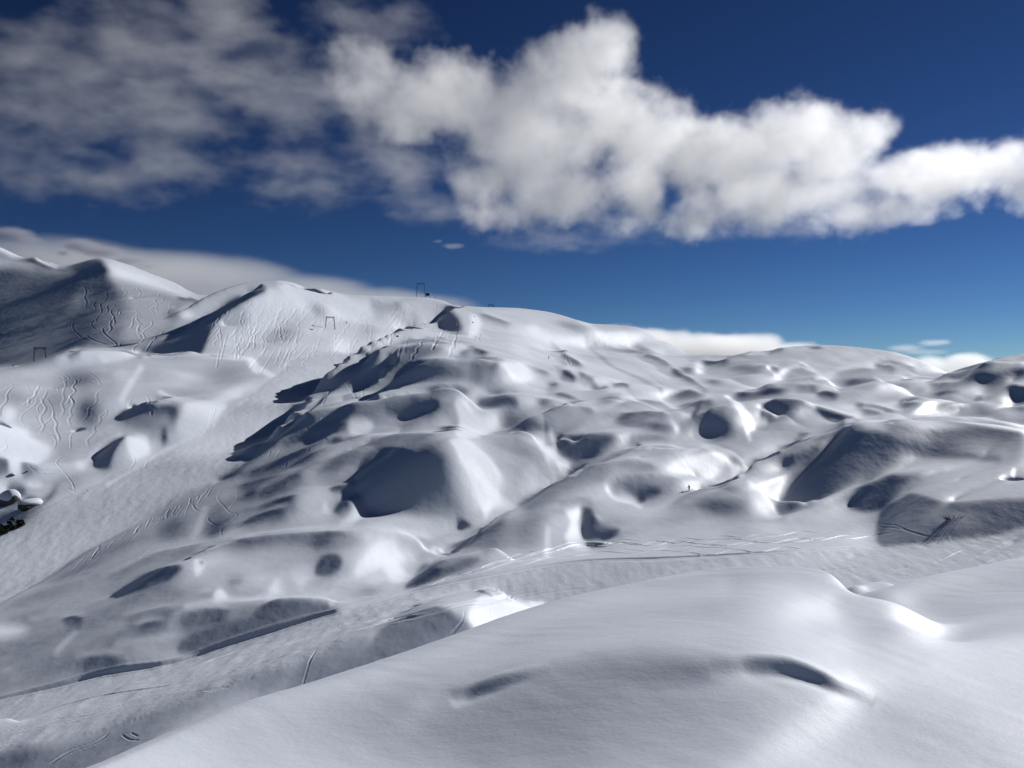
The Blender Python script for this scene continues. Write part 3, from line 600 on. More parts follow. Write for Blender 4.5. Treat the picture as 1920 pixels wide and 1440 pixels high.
def add_fg_details(f):
    # the dip beside the dome has drifted in: soften it
    w = sstep((f.px-1545)/70)*sstep((np.exp(f.LL)-15.5)/3.5)*sstep((40-np.exp(f.LL))/6)
    j = np.where(w.max(1) > 0)[0]; i = np.where(w.max(0) > 0)[0]
    sl = (slice(max(0, j[0]-60), j[-1]+60), slice(max(0, i[0]-60), i[-1]+1))
    q = f.p[sl]; f.p[sl] = q+w[sl]*(smooth(q, 170)-q)
    hollow(f, "1330,1264 1400,1256 1470,1258 1535,1277 1600,1306 1640,1322", 0.20, 0.085, 0.07)
    hollow(f, "845,1322 890,1306 945,1286 1030,1256", 0.18, 0.065, 0.05)
    Y = np.exp(f.LL); X = f.T*Y
    c, s = math.cos(0.9), math.sin(0.9); u = X*c+Y*s; v = -X*s+Y*c
    f.p += (0.007*vnoise(u/0.35, v/1.3, 71)+0.05*vnoise(X/2.2, Y/2.6, 72)+0.10*vnoise(X/5.5, Y/6.5, 73))/Y
PISTE_EDGE = "-120,1336 0,1311 110,1286 200,1263 330,1241 420,1211 533,1176 640,1144 760,1112 860,1089 960,1070 1100,1051 1250,1046 1500,1032 1650,1021"
PISTE_LEFT = "-300,1160 0,1003 130,937 300,842 390,797 470,742 530,692 570,669 688,669 620,732 580,772 545,802 480,852 400,907 310,952 180,1022 100,1077 0,1132 -300,1280"
PISTE_MID = "-300,1390 0,1313 110,1288 200,1265 330,1243 420,1213 533,1178 640,1146 760,1114 960,1074 1100,1055 1250,1049 1500,1035 1650,1023 1920,991 2300,940 2300,1150 1600,1300 1020,1150 880,1106 740,1155 600,1228 400,1298 200,1365 0,1410 -300,1480"
# ================================================================ scene
import bpy, bmesh, random, time
from mathutils import Vector, Matrix
T0 = time.time()
random.seed(7); RNG = np.random.default_rng(11)
SC = bpy.context.scene
COL = SC.collection
def tag(o, label=None, cat=None, group=None, kind=None):
    if label: o['label'] = label
    if cat: o['category'] = cat
    if group: o['group'] = group
    if kind: o['kind'] = kind
    return o

# ---- world, sun, camera
w = bpy.data.worlds.new('World'); SC.world = w; w.use_nodes = True
nt = w.node_tree; bg = nt.nodes['Background']
sky = nt.nodes.new('ShaderNodeTexSky'); sky.sky_type = 'NISHITA'; sky.sun_disc = False
sky.sun_elevation = SUN_EL; sky.sun_rotation = SUN_AZ
sky.altitude = 2200; sky.air_density = 0.8; sky.dust_density = 0.1; sky.ozone_density = 4.0
gm = nt.nodes.new('ShaderNodeGamma'); gm.inputs[1].default_value = 1.6
m1 = nt.nodes.new('ShaderNodeVectorMath'); m1.operation = 'SCALE'; m1.inputs['Scale'].default_value = 0.05
m2 = nt.nodes.new('ShaderNodeVectorMath'); m2.operation = 'MULTIPLY'; m2.inputs[1].default_value = (20*1.35, 20*1.42, 20*1.45)
nt.links.new(sky.outputs[0], m1.inputs[0]); nt.links.new(m1.outputs[0], gm.inputs[0]); nt.links.new(gm.outputs[0], m2.inputs[0])
nt.links.new(m2.outputs[0], bg.inputs[0]); bg.inputs[1].default_value = 0.05
sl = bpy.data.lights.new('sun', 'SUN'); so = bpy.data.objects.new('sun', sl); COL.objects.link(so)
sl.energy = 5.0; sl.angle = math.radians(0.53); sl.color = (1.0, 0.982, 0.96)
sd = Vector((math.cos(SUN_EL)*UX, math.cos(SUN_EL)*UY, math.sin(SUN_EL)))
so.rotation_euler = sd.to_track_quat('Z', 'Y').to_euler()
so.location = (40, 20, 40)
cam = bpy.data.cameras.new('camera'); co = bpy.data.objects.new('camera', cam); COL.objects.link(co)
cam.sensor_width = 36; cam.lens = 36*F/1920; cam.clip_start = 0.1; cam.clip_end = 60000
co.rotation_euler = (math.pi/2, 0, 0)
SC.camera = co
vs = SC.view_settings; vs.view_transform = 'Standard'; vs.look = 'None'; vs.exposure = 0; vs.gamma = 1
SC.render.engine = 'CYCLES'
cy = SC.cycles; cy.max_bounces = 12; cy.diffuse_bounces = 3; cy.glossy_bounces = 2; cy.volume_bounces = 10; cy.transparent_max_bounces = 16
cy.use_denoising = True

# ---- materials
def mat(name, color, rough=0.6, spec=0.3, metal=0.0):
    m = bpy.data.materials.new(name); m.use_nodes = True
    b = m.node_tree.nodes['Principled BSDF']
    b.inputs['Base Color'].default_value = (*color, 1); b.inputs['Roughness'].default_value = rough
    b.inputs['Specular IOR Level'].default_value = spec; b.inputs['Metallic'].default_value = metal
    return m, m.node_tree, b
def snow_mat(name, layers, color=(0.635, 0.68, 0.755)):
    """layers: (scale, distance in metres, detail) of fine noise bump"""
    m, t, b = mat(name, color, 0.55, 0.25)
    geo = t.nodes.new('ShaderNodeNewGeometry'); last = None
    for sc, dist, det, aniso in layers:
        n = t.nodes.new('ShaderNodeTexNoise'); n.inputs['Scale'].default_value = sc; n.inputs['Detail'].default_value = det
        mp = t.nodes.new('ShaderNodeMapping'); mp.inputs['Scale'].default_value = aniso
        t.links.new(geo.outputs['Position'], mp.inputs[0]); t.links.new(mp.outputs[0], n.inputs['Vector'])
        bu = t.nodes.new('ShaderNodeBump'); bu.inputs['Strength'].default_value = 1.0; bu.inputs['Distance'].default_value = dist
        t.links.new(n.outputs[0], bu.inputs['Height'])
        if last: t.links.new(last.outputs[0], bu.inputs['Normal'])
        last = bu
    if last: t.links.new(last.outputs[0], b.inputs['Normal'])
    return m
M_FG = snow_mat('snow_fresh', [(1.6, 0.012, 4, (1, 2.0, 1)), (9.0, 0.004, 3, (1, 1.6, 1)), (70, 0.0025, 2, (1, 1, 1))])
M_SNOW = snow_mat('snow_windblown', [(0.35, 0.10, 4, (1, 1, 1))])
M_PISTE = snow_mat('snow_groomed', [(0.5, 0.10, 4, (1, 1, 1)), (2.0, 0.02, 2, (1, 1, 1))], (0.63, 0.675, 0.75))
M_FAR = snow_mat('snow_far', [(0.12, 0.30, 4, (1, 1, 1))])

# ---- terrain
def grid_objects(f, classes, cls, extra=None):
    """one mesh per class from the height grid; normals come from the whole grid so that seams do not show"""
    Y = np.exp(f.LL); X = f.T*Y; Z = f.p*Y
    V = np.stack([X, Y, Z], -1)
    du = np.empty_like(V); dv = np.empty_like(V)
    du[:,1:-1] = V[:,2:]-V[:,:-2]; du[:,0] = V[:,1]-V[:,0]; du[:,-1] = V[:,-1]-V[:,-2]
    dv[1:-1] = V[2:]-V[:-2]; dv[0] = V[1]-V[0]; dv[-1] = V[-1]-V[-2]
    N = np.cross(du, dv); N /= np.linalg.norm(N, axis=-1, keepdims=True)
    V = V.reshape(-1,3).astype(np.float32); N = N.reshape(-1,3).astype(np.float32)
    nL, n = f.p.shape
    idx = np.arange(nL*n).reshape(nL, n)
    quads = np.stack([idx[:-1,:-1], idx[:-1,1:], idx[1:,1:], idx[1:,:-1]], -1).reshape(-1,4)
    fc = cls[:-1,:-1].reshape(-1)
    out = {}
    for k, (name, m) in classes.items():
        q = quads[fc == k]
        if len(q) == 0: continue
        used = np.unique(q); remap = np.zeros(nL*n, np.int32); remap[used] = np.arange(len(used))
        me = bpy.data.meshes.new(name)
        me.vertices.add(len(used)); me.vertices.foreach_set('co', V[used].ravel())
        me.loops.add(q.size); me.loops.foreach_set('vertex_index', remap[q].ravel())
        me.polygons.add(len(q)); me.polygons.foreach_set('loop_start', np.arange(0, q.size, 4, dtype=np.int32))
        me.polygons.foreach_set('use_smooth', np.ones(len(q), bool))
        me.update(calc_edges=True)
        a = me.attributes.new('custom_normal', 'FLOAT_VECTOR', 'POINT'); a.data.foreach_set('vector', N[used].ravel())
        me.materials.append(m)
        o = bpy.data.objects.new(name, me); COL.objects.link(o); tag(o, kind='structure'); out[k] = o
    return out

pm = paint_main()
f0 = solve([(0.008,0.012,3,150),(0.004,0.006,6,100),(0.0022,0.004,4,70)],(-0.78,0.78,75,1700),pm,constraints(CREST_MAIN,RIDGE_FAR,CTRL_MAIN,wp=0.8),2.5e-7,0.15)
print('main solve', time.time()-T0)
pf = paint_fg()
g0 = solve([(0.012,0.014,3,150),(0.006,0.007,4,100),(0.004,0.005,3,60)],(-0.78,0.78,3.6,75),pf,constraints(CREST_FG,[],'',dip=(1.07,9.0),back=None,wc=20.0),2e-6,0.12,anchor=12.0,C0=constraints(CREST_FG,[],CTRL_FG,dip=(1.07,9.0),back=None,wp=1.0,wc=20.0))
print('fg solve', time.time()-T0)
fm = Field(-0.77,0.77,0.0008,76,1690,0.0018); fm.upsample(f0); fm.p = smooth(fm.p, 6); add_details(fm)
ff = Field(-0.77,0.77,0.0011,3.7,72,0.0024); ff.upsample(g0); ff.p = smooth(ff.p, 5); add_fg_details(ff)
Ym = np.exp(fm.LL); Xm = fm.T*Ym; pym = fm.py(); vism = fm.visible(0.5)
cls = np.zeros(fm.p.shape, np.int32); cls[Ym > 540] = 2; cls[Ym > 960] = 3
def poly_class(d, k):
    P = catmull(pts(d), True)
    cls[inside(fm.px, pym, P) & vism & (Ym < 560)] = k
poly_class(PISTE_LEFT, 1)
poly_class(PISTE_MID, 4)
grid_objects(fm, {0: ('snow_field', M_SNOW), 1: ('ski_piste', M_PISTE), 2: ('hills', M_FAR), 3: ('mountain', M_FAR), 4: ('piste', M_PISTE)}, cls)
grid_objects(ff, {0: ('foreground_snow', M_FG)}, np.zeros(ff.p.shape, np.int32))
print('meshes', time.time()-T0)
# ---- things standing on the snow
M_STEEL = mat('galvanised_steel', (0.04, 0.046, 0.055), 0.6, 0.3)[0]
M_DARK = mat('dark_painted_metal', (0.025, 0.027, 0.03), 0.5, 0.3)[0]
M_RUBBER = mat('black_rubber', (0.015, 0.015, 0.016), 0.8, 0.2)[0]
M_TWIG = mat('dark_bark', (0.035, 0.028, 0.022), 0.9, 0.1)[0]
M_ROPE = mat('red_tape', (0.62, 0.33, 0.33), 0.7, 0.2)[0]
M_WOODPOLE = mat('orange_pole', (0.32, 0.10, 0.04), 0.6, 0.3)[0]
def leaf_mat():
    m, t, b = mat('dwarf_pine_needles', (0.02, 0.035, 0.018), 0.8, 0.1)
    n = t.nodes.new('ShaderNodeTexNoise'); n.inputs['Scale'].default_value = 2.5
    r = t.nodes.new('ShaderNodeValToRGB'); r.color_ramp.elements[0].color = (0.010, 0.018, 0.010, 1); r.color_ramp.elements[1].color = (0.035, 0.055, 0.026, 1)
    t.links.new(n.outputs[0], r.inputs[0]); t.links.new(r.outputs[0], b.inputs['Base Color']); return m
def rock_mat():
    m, t, b = mat('dark_limestone', (0.08, 0.08, 0.085), 0.9, 0.2)
    n = t.nodes.new('ShaderNodeTexNoise'); n.inputs['Scale'].default_value = 1.3; n.inputs['Detail'].default_value = 6
    r = t.nodes.new('ShaderNodeValToRGB'); r.color_ramp.elements[0].position = .35; r.color_ramp.elements[0].color = (0.02, 0.02, 0.022, 1); r.color_ramp.elements[1].position = .75; r.color_ramp.elements[1].color = (0.14, 0.135, 0.13, 1)
    bu = t.nodes.new('ShaderNodeBump'); bu.inputs['Distance'].default_value = 0.3
    t.links.new(n.outputs[0], bu.inputs['Height']); t.links.new(bu.outputs[0], b.inputs['Normal'])
    t.links.new(n.outputs[0], r.inputs[0]); t.links.new(r.outputs[0], b.inputs['Base Color']); return m
M_NEEDLE = leaf_mat(); M_ROCK = rock_mat()
M_CAP = snow_mat('snow_cap', [(1.5, 0.03, 3, (1, 1, 1))])

def ground(px, py=None, Y=None):
    """point of the snow surface: seen at a picture point, or under a picture column at a distance"""
    t = (px-CX)/F
    if Y is None: L = float(surf_L(fm, [px], [py])[0])
    else: L = math.log(Y)
    p = float(fm.at(np.array([t]), np.array([L]))[0]); y = math.exp(L)
    return Vector((t*y, y, p*y))
def empty(name, loc, rz=0, s=1.0):
    o = bpy.data.objects.new(name, None); COL.objects.link(o); o.location = loc; o.rotation_euler = (0, 0, rz); o.scale = (s, s, s)
    o.empty_display_size = 0.5
    return o
def obj(name, bm, m, parent=None, smooth_=False):
    me = bpy.data.meshes.new(name); bmesh.ops.recalc_face_normals(bm, faces=bm.faces); bm.to_mesh(me); bm.free(); me.materials.append(m)
    if smooth_:
        for p in me.polygons: p.use_smooth = True
    o = bpy.data.objects.new(name, me); COL.objects.link(o); o.parent = parent
    return o
def bar(bm, a, b, r, n=6, r2=None):
    a = Vector(a); b = Vector(b); d = b-a
    g = bmesh.ops.create_cone(bm, cap_ends=True, segments=n, radius1=r, radius2=r if r2 is None else r2, depth=d.length)
    M = Matrix.Translation((a+b)/2) @ d.to_track_quat('Z', 'Y').to_matrix().to_4x4()
    bmesh.ops.transform(bm, matrix=M, verts=g['verts'])
def box(bm, c, s, bev=0.0):
    g = bmesh.ops.create_cube(bm, size=1, matrix=Matrix.Translation(c) @ Matrix.Diagonal((*s, 1)))
    if bev:
        es = list({e for v in g['verts'] for e in v.link_edges})
        bmesh.ops.bevel(bm, geom=es, offset=bev, segments=2, affect='EDGES', profile=0.5)

def lift_pylon(loc, rz, H, wb, wt, label, deep=2.0):
    """portal pylon of a drag lift: two braced legs, a cross beam and two sets of rope wheels"""
    r = empty('lift_pylon', loc, rz)
    for s in (-1, 1):
        bm = bmesh.new(); n = 7
        B = Vector((s*wb/2, 0, -deep)); T = Vector((s*wt/2, 0, H))
        w0, w1 = 0.30, 0.19
        P = lambda u, q: B.lerp(T, u)+Vector((q*(w0+(w1-w0)*u), 0, 0))
        for q in (-1, 1): bar(bm, P(0, q), P(1, q), 0.13)
        for k in range(n):
            q = 1 if k % 2 else -1
            bar(bm, P(k/n, q), P((k+1)/n, -q), 0.06, 5); bar(bm, P(k/n, -1), P(k/n, 1), 0.06, 5)
        obj('leg', bm, M_STEEL, r)
    bm = bmesh.new()
    for z in (H-0.05, H-0.75): bar(bm, (-wt/2-0.45, 0, z), (wt/2+0.45, 0, z), 0.17)
    n = 6
    for k in range(n):
        x0 = -wt/2+wt*k/n; x1 = x0+wt/n; z = (H-0.05, H-0.75)
        bar(bm, (x0, 0, z[k % 2]), (x1, 0, z[1-k % 2]), 0.045, 5)
    obj('cross_beam', bm, M_STEEL, r)
    for s in (-1, 1):
        bm = bmesh.new(); x = s*wt*0.3
        box(bm, (x, 0, H-0.95), (0.10, 1.6, 0.16), 0.02); bar(bm, (x, 0, H-0.75), (x, 0, H-1.0), 0.06)
        a = obj('wheel_arm', bm, M_DARK, r)
        for y in (-0.6, -0.2, 0.2, 0.6):
            bm = bmesh.new(); bar(bm, (x-0.06, y, H-1.15), (x+0.06, y, H-1.15), 0.17, 14); obj('rope_wheel', bm, M_RUBBER, a)
    return tag(r, label, 'lift pylon', 'drag lift pylons')

def person(loc, rz, label, jacket, trousers, poles=True, s=1.0, lean=0.0):
    """skier: one continuous skinned body, with clothing colours by height, helmet, skis and poles"""
    r = empty('person', loc, rz, s)
    me = bpy.data.meshes.new('body')
    V = [((0, 0, .93), .15), ((0, .01, 1.12), .14), ((0, .02, 1.36), .17), ((0, .03, 1.49), .07), ((0, .045, 1.60), .095), ((0, .05, 1.70), .10),
         ((.10, 0, .86), .115), ((.13, .05, .50), .085), ((.14, -.02, .10), .07), ((.14, .14, .06), .055),
         ((-.10, 0, .86), .115), ((-.13, .05, .50), .085), ((-.14, -.02, .10), .07), ((-.14, .14, .06), .055),
         ((.22, .02, 1.38), .085), ((.33, .0, 1.14), .065), ((.36, .20, 1.00), .05), ((.36, .27, .98), .045),
         ((-.22, .02, 1.38), .085), ((-.33, .0, 1.14), .065), ((-.36, .20, 1.00), .05), ((-.36, .27, .98), .045)]
    E = [(0,1),(1,2),(2,3),(3,4),(4,5),(0,6),(6,7),(7,8),(8,9),(0,10),(10,11),(11,12),(12,13),(2,14),(14,15),(15,16),(16,17),(2,18),(18,19),(19,20),(20,21)]
    me.from_pydata([v for v, _ in V], E, [])
    b = bpy.data.objects.new('body', me); COL.objects.link(b); b.parent = r
    sk = b.modifiers.new('skin', 'SKIN')
    if not me.skin_vertices: me.skin_vertices.new() if hasattr(me.skin_vertices, 'new') else None
    if me.skin_vertices:
        for k, (_, rad) in enumerate(V): me.skin_vertices[0].data[k].radius = (rad, rad*0.9)
        me.skin_vertices[0].data[0].use_root = True
    b.modifiers.new('sub', 'SUBSURF').levels = 1; b.modifiers[-1].render_levels = 1
    dg = bpy.context.evaluated_depsgraph_get(); dg.update()
    me2 = bpy.data.meshes.new_from_object(b.evaluated_get(dg)); me2.name = 'body'
    b.modifiers.clear(); b.data = me2
    me2.materials.clear()
    for m in (jacket, trousers, M_SKIN): me2.materials.append(m)
    for p in me2.polygons:
        p.use_smooth = True
        z = p.center.z; p.material_index = 2 if (z > 1.50) else (0 if (z > .90 or abs(p.center.x) > .27) else 1)
    bm = bmesh.new(); bmesh.ops.create_uvsphere(bm, u_segments=14, v_segments=8, radius=.135, matrix=Matrix.Translation((0, .03, 1.72)) @ Matrix.Diagonal((1, 1.15, .95, 1)))
    bmesh.ops.delete(bm, geom=[v for v in bm.verts if v.co.z < 1.665 and v.co.y > 0.02], context='VERTS')
    obj('helmet', bm, M_DARK, r, True)
    for sx in (-1, 1):
        bm = bmesh.new(); box(bm, (sx*.14, .10, .012), (.09, 1.6, .02), .004)
        for v in bm.verts:
            if v.co.y > .75: v.co.z += .12
        obj('ski', bm, M_DARK, r)
        if poles:
            bm = bmesh.new(); bar(bm, (sx*.37, .27, 1.04), (sx*.46, .05, -.03), .012, 6); obj('ski_pole', bm, M_DARK, r)
    return tag(r, label, 'person', 'skiers on the slopes')
M_SKIN = mat('skin', (0.45, 0.28, 0.20), 0.6)[0]

def rock(loc, size, label, seed, cap=True, name='rock'):
    rr = random.Random(seed); bm = bmesh.new()
    bmesh.ops.create_icosphere(bm, subdivisions=3, radius=1)
    ph = [(rr.uniform(-1, 1), rr.uniform(-1, 1), rr.uniform(-1, 1), rr.uniform(.5, .95)) for _ in range(11)]
    for v in bm.verts:
        n = v.co.normalized(); k = 1.0
        for a, b_, c, d in ph:
            q = Vector((a, b_, c)).normalized().dot(n)
            if q > d*.8: k = min(k, d*.8/q+.12)
        v.co = n*k
    bmesh.ops.scale(bm, vec=size, verts=bm.verts)
    r = obj(name, bm, M_ROCK); r.location = loc; r.rotation_euler = (0, 0, rr.uniform(0, 6))
    if cap:
        bm = bmesh.new(); bmesh.ops.create_uvsphere(bm, u_segments=20, v_segments=10, radius=1)
        for v in bm.verts:
            v.co.z = v.co.z*(.78+.12*math.sin(2.3*v.co.x+seed))+.30 if v.co.z > 0 else v.co.z*.25+.30+.12*math.sin(4*v.co.x+3*v.co.y+seed)
            v.co.x *= 0.90+.10*math.sin(3*math.atan2(v.co.y, v.co.x)+seed); v.co.y *= .94
        bmesh.ops.scale(bm, vec=size, verts=bm.verts)
        obj('snow_cap', bm, M_CAP, r, True)
    return tag(r, label, 'rock', 'dark rocks on the slopes')

def shrub(loc, w, h, label, seed, n=26, leaf=0.0, name='shrub', cat='shrub'):
    """bare twigs pushing out of the snow"""
    rr = random.Random(seed); r = empty(name, loc)
    bm = bmesh.new(); bl = bmesh.new()
    for k in range(n):
        a = rr.uniform(0, 6.28); d = rr.random()**.6
        p0 = Vector((math.cos(a)*d*w*.24, math.sin(a)*d*w*.08, -.25)); dirv = Vector((math.cos(a)*rr.uniform(.4, 2.2), rr.uniform(-.5, .3), rr.uniform(.35, 1.0)))
        p = p0.copy(); rad = rr.uniform(.03, .055); L = h*rr.uniform(.3, .75)
        for q in range(4):
            p1 = p+dirv.normalized()*L/4; bar(bm, p, p1, rad*1.3, 5, rad); rad *= .75
            if q >= 1:
                for _ in range(2):
                    e = p1+Vector((rr.uniform(-1, 1), rr.uniform(-.6, .6), rr.uniform(-.2, .8))).normalized()*L*.28
                    bar(bm, p1, e, rad*.6, 4, rad*.3)
                    if leaf:
                        for _ in range(3):
                            c = e+Vector((rr.gauss(0, .12), rr.gauss(0, .12), rr.gauss(0, .12))); s = leaf*rr.uniform(.6, 1.3)
                            M = Matrix.Translation(c) @ Matrix.Rotation(rr.uniform(0, 6.28), 4, Vector((rr.random(), rr.random(), rr.random()+.1)).normalized())
                            vs_ = [bl.verts.new(M @ Vector(q2)) for q2 in ((-s, 0, 0), (0, -s*.45, 0), (s, 0, 0), (0, s*.45, 0))]; bl.faces.new(vs_)
            dirv += Vector((rr.uniform(-.5, .5), rr.uniform(-.3, .3), rr.uniform(-.45, .25))); p = p1
    obj('branches', bm, M_TWIG, r)
    if leaf: obj('foliage', bl, M_NEEDLE, r)
    else: bl.free()
    return tag(r, label, cat, None)

def dwarf_pine(loc, w, h, label, seed, n=2600):
    """bushy mountain pine: a short trunk with limbs and needle tufts spread through an uneven crown"""
    rr = random.Random(seed); r = empty('pine_tree', loc)
    bm = bmesh.new(); tips = []
    bar(bm, (0, 0, -1.0), (0.05*w, 0, h*.85), .10*h*.35, 8, .02)
    for k in range(34):
        z = h*rr.uniform(.0, .9); a = rr.uniform(0, 6.28); ln = w*.5*(1-z/h*.78)*rr.uniform(.6, 1.1)
        t_ = Vector((math.cos(a)*ln, math.sin(a)*ln, z+ln*rr.uniform(-.05, .35))); bar(bm, (0.05*w*z/h, 0, z), t_, .045, 5, .015); tips.append((Vector((0.05*w*z/h, 0, z)), t_))
    obj('trunk', bm, M_TWIG, r)
    bm = bmesh.new()
    for _ in range(n):
        a, b_ = rr.choice(tips); c = a.lerp(b_, rr.uniform(.35, 1.05))+Vector((rr.gauss(0, .13), rr.gauss(0, .13), rr.gauss(0.04, .12))); s = rr.uniform(.14, .30)
        M = Matrix.Translation(c) @ Matrix.Rotation(rr.uniform(0, 6.28), 4, Vector((rr.gauss(0, 1), rr.gauss(0, 1), rr.gauss(0, 1))).normalized())
        bm.faces.new([bm.verts.new(M @ Vector(q)) for q in ((-s, 0, 0), (0, -s*.4, .02), (s, 0, 0), (0, s*.4, .02))])
    obj('crown', bm, M_NEEDLE, r)
    bm = bmesh.new()
    for _ in range(7):
        a, b_ = rr.choice(tips); c = a.lerp(b_, .8); bmesh.ops.create_icosphere(bm, subdivisions=2, radius=1, matrix=Matrix.Translation(c+Vector((0, 0, .12))) @ Matrix.Diagonal((rr.uniform(.2, .4), rr.uniform(.2, .4), .11, 1)))
    obj('snow_clumps', bm, M_CAP, r, True)
    return tag(r, label, 'tree', 'mountain pines beside the piste')

def build_objects():
    g = ground(75, Y=467); lift_pylon(g, 0.1, 10.8, 7.0, 5.5, 'tall steel portal pylon standing on the near left hillside crest, biggest of the lift pylons')
    g = ground(414, Y=540); lift_pylon(Vector((g.x, g.y, (HZ-650)/F*540-8.0)), -0.1, 8.0, 6.6, 5.6, 'steel portal pylon half hidden behind the bright left crest, only its top showing', 4.0)
    g = ground(619, 616); k = g.y/F; lift_pylon(g, 0.15, 22*k, 18*k, 13.5*k, 'small steel portal pylon on the sunlit far slope below the skyline')
    g = ground(789, Y=794); z = (HZ-555)/F*794; lift_pylon(Vector((g.x, g.y, z)), -0.1, 11.9, 8.7, 6.4, 'steel portal pylon standing out on the skyline beside a dark box')
    g = ground(921, Y=840); z = (HZ-571)/F*840; lift_pylon(Vector((g.x, g.y, z-8.5)), 0.0, 8.5, 5.0, 4.3, 'top of a pylon just showing over the skyline to the far side of the ridge', 3.0)
    # drive box of the lift
    g = ground(802, Y=794); z = (HZ-556)/F*794; r = empty('lift_cabin', Vector((g.x, g.y, z-.2)))
    bm = bmesh.new(); box(bm, (0, 0, 1.9), (3.4, 3.0, 2.2), .15)
    for q in (-1.2, 1.2): bar(bm, (q, 0, -1.5), (q, 0, 0.9), .14)
    obj('body', bm, M_DARK, r)
    bm = bmesh.new(); box(bm, (0, 0, 3.1), (3.9, 3.5, .22), .06); obj('roof', bm, M_STEEL, r)
    bm = bmesh.new(); box(bm, (-.3, -1.52, 2.0), (1.6, .06, .9), .02); obj('window', bm, M_RUBBER, r)
    tag(r, 'dark lift machinery cabin on short posts beside the skyline pylon', 'cabin')
    # people
    red = mat('red_jacket', (0.30, 0.03, 0.03))[0]; blk = mat('black_cloth', (0.018, 0.018, 0.022))[0]; blu = mat('blue_jacket', (0.03, 0.06, 0.16))[0]; brn = mat('olive_jacket', (0.06, 0.055, 0.04))[0]
    person(ground(1292, 921), 2.4, 'person in dark clothing standing alone among the mid distance snow mounds', brn, blk, s=1.12)
    person(ground(25, Y=463), 1.2, 'person in black standing on the crest next to the biggest lift pylon', blk, blk, s=1.05)
    person(ground(650, 607), 0.5, 'person in dark clothing standing beside the pylon on the sunlit far slope', blu, blk, s=1.2)
    g = ground(817, Y=796); person(Vector((g.x, g.y, (HZ-558.5)/F*796)), 2.8, 'person in black on the skyline just past the dark lift cabin', blk, blk, s=1.15)
    person(ground(1029, 673), -0.8, 'person in a red jacket skiing down the bright central slope', red, blk, s=1.0)
    # rocks
    g = ground(15, 945); rock(g+Vector((0, .5, .8)), (4.2, 2.4, 3.6), 'big dark boulder with a snow cap beside the piste at the left edge', 3)
    g = ground(58, 951); rock(g+Vector((0, .3, .5)), (4.2, 1.8, 2.4), 'long low dark rock ledge under a snow cap beside the boulder', 5)
    g = ground(24, 890); rock(g, (1.3, .8, .55), 'flat dark rock at the foot of the white snow pillow', 8)
    g = ground(51, 884); rock(g, (.55, .5, .45), 'small dark stone showing in the shaded snow above the boulder', 9, False)
    g = ground(745, 630); rock(g, (1.3, .9, .65), 'small dark stone on the bright slope below the steep dark bump', 12, False)
    g = ground(889, 594); rock(g, (1.0, .8, .5), 'dark stone high on the white shoulder of the far hill', 13, False)
    g = ground(886, 605); rock(g, (.9, .7, .9), 'narrow dark stone below another on the white shoulder of the far hill', 14, False)
    # plants
    g = ground(1788, 973); shrub(g, 6.6, 2.6, 'bare dark shrub poking through the shaded snow beside the piste', 21, 30)
    g = ground(1748, 987); shrub(g, 0.7, 0.6, 'tiny twig stub in the snow near the bare shrub', 22, 5)
    g = ground(583, 618); shrub(g, 3.4, 1.5, 'dark shrub on the sunlit far slope below a lift pylon', 23, 16, 0.2)
    # pines standing in the hollow behind the piste edge
    for px, py, w, h, lb, sd in ((22, 992, 4.6, 4.2, 'dark mountain pine rising highest behind the edge of the left piste', 31), (38, 984, 4.0, 2.0, 'low dark mountain pine nestled against the edge of the left piste', 32), (1, 1001, 4.4, 3.6, 'dark mountain pine cut by the left edge of the view', 33), (12, 996, 3.4, 2.2, 'low dark mountain pine filling the gap between two taller ones', 34)):
        g = ground(px, py); dwarf_pine(g+Vector((0, 0, -.4)), w, h, lb, sd)
    # tape along the piste edge
    P = catmull(pts("0,1001 35,985 70,966 105,948 135,932"), False, 4); Ls = surf_L(fm, P[:,0], P[:,1]); r = None
    base = [Vector(((x-CX)/F*math.exp(L), math.exp(L), (HZ-y)/F*math.exp(L))) for (x, y), L in zip(P, Ls)]
    r = empty('boundary_tape', base[0]); o = base[0]
    for k in range(0, len(base), 4):
        bm = bmesh.new(); bar(bm, base[k]-o+Vector((0, 0, -.4)), base[k]-o+Vector((0, 0, 1.1)), .035, 6); obj('pole', bm, M_WOODPOLE, r)
    bm = bmesh.new()
    for a, b_ in zip(base[:-1], base[1:]): bar(bm, a-o+Vector((0, 0, .75)), b_-o+Vector((0, 0, .75)), .05, 5)
    obj('tape', bm, M_ROPE, r)
    tag(r, 'faint red boundary tape on thin poles along the left piste edge', 'tape fence')
    # piste stakes on the bright slope
    for k, (px, py) in enumerate(((1058, 676), (1065, 680), (1074, 686))):
        g = ground(px, py); r = empty('piste_stake', g)
        bm = bmesh.new(); bar(bm, (0, 0, -.3), (0, 0, 2.6), .07, 6, .05); obj('pole', bm, M_DARK, r)
        bm = bmesh.new(); bmesh.ops.create_uvsphere(bm, u_segments=10, v_segments=6, radius=.16, matrix=Matrix.Translation((0, 0, 2.65))); obj('knob', bm, M_WOODPOLE, r)
        tag(r, ('dark piste stake, highest of three beside the steep dark streak', 'dark piste stake, middle one of three beside the steep dark streak', 'dark piste stake, lowest of three beside the steep dark streak')[k], 'stake', 'piste stakes on the bright slope')
build_objects()
print('objects', time.time()-T0)
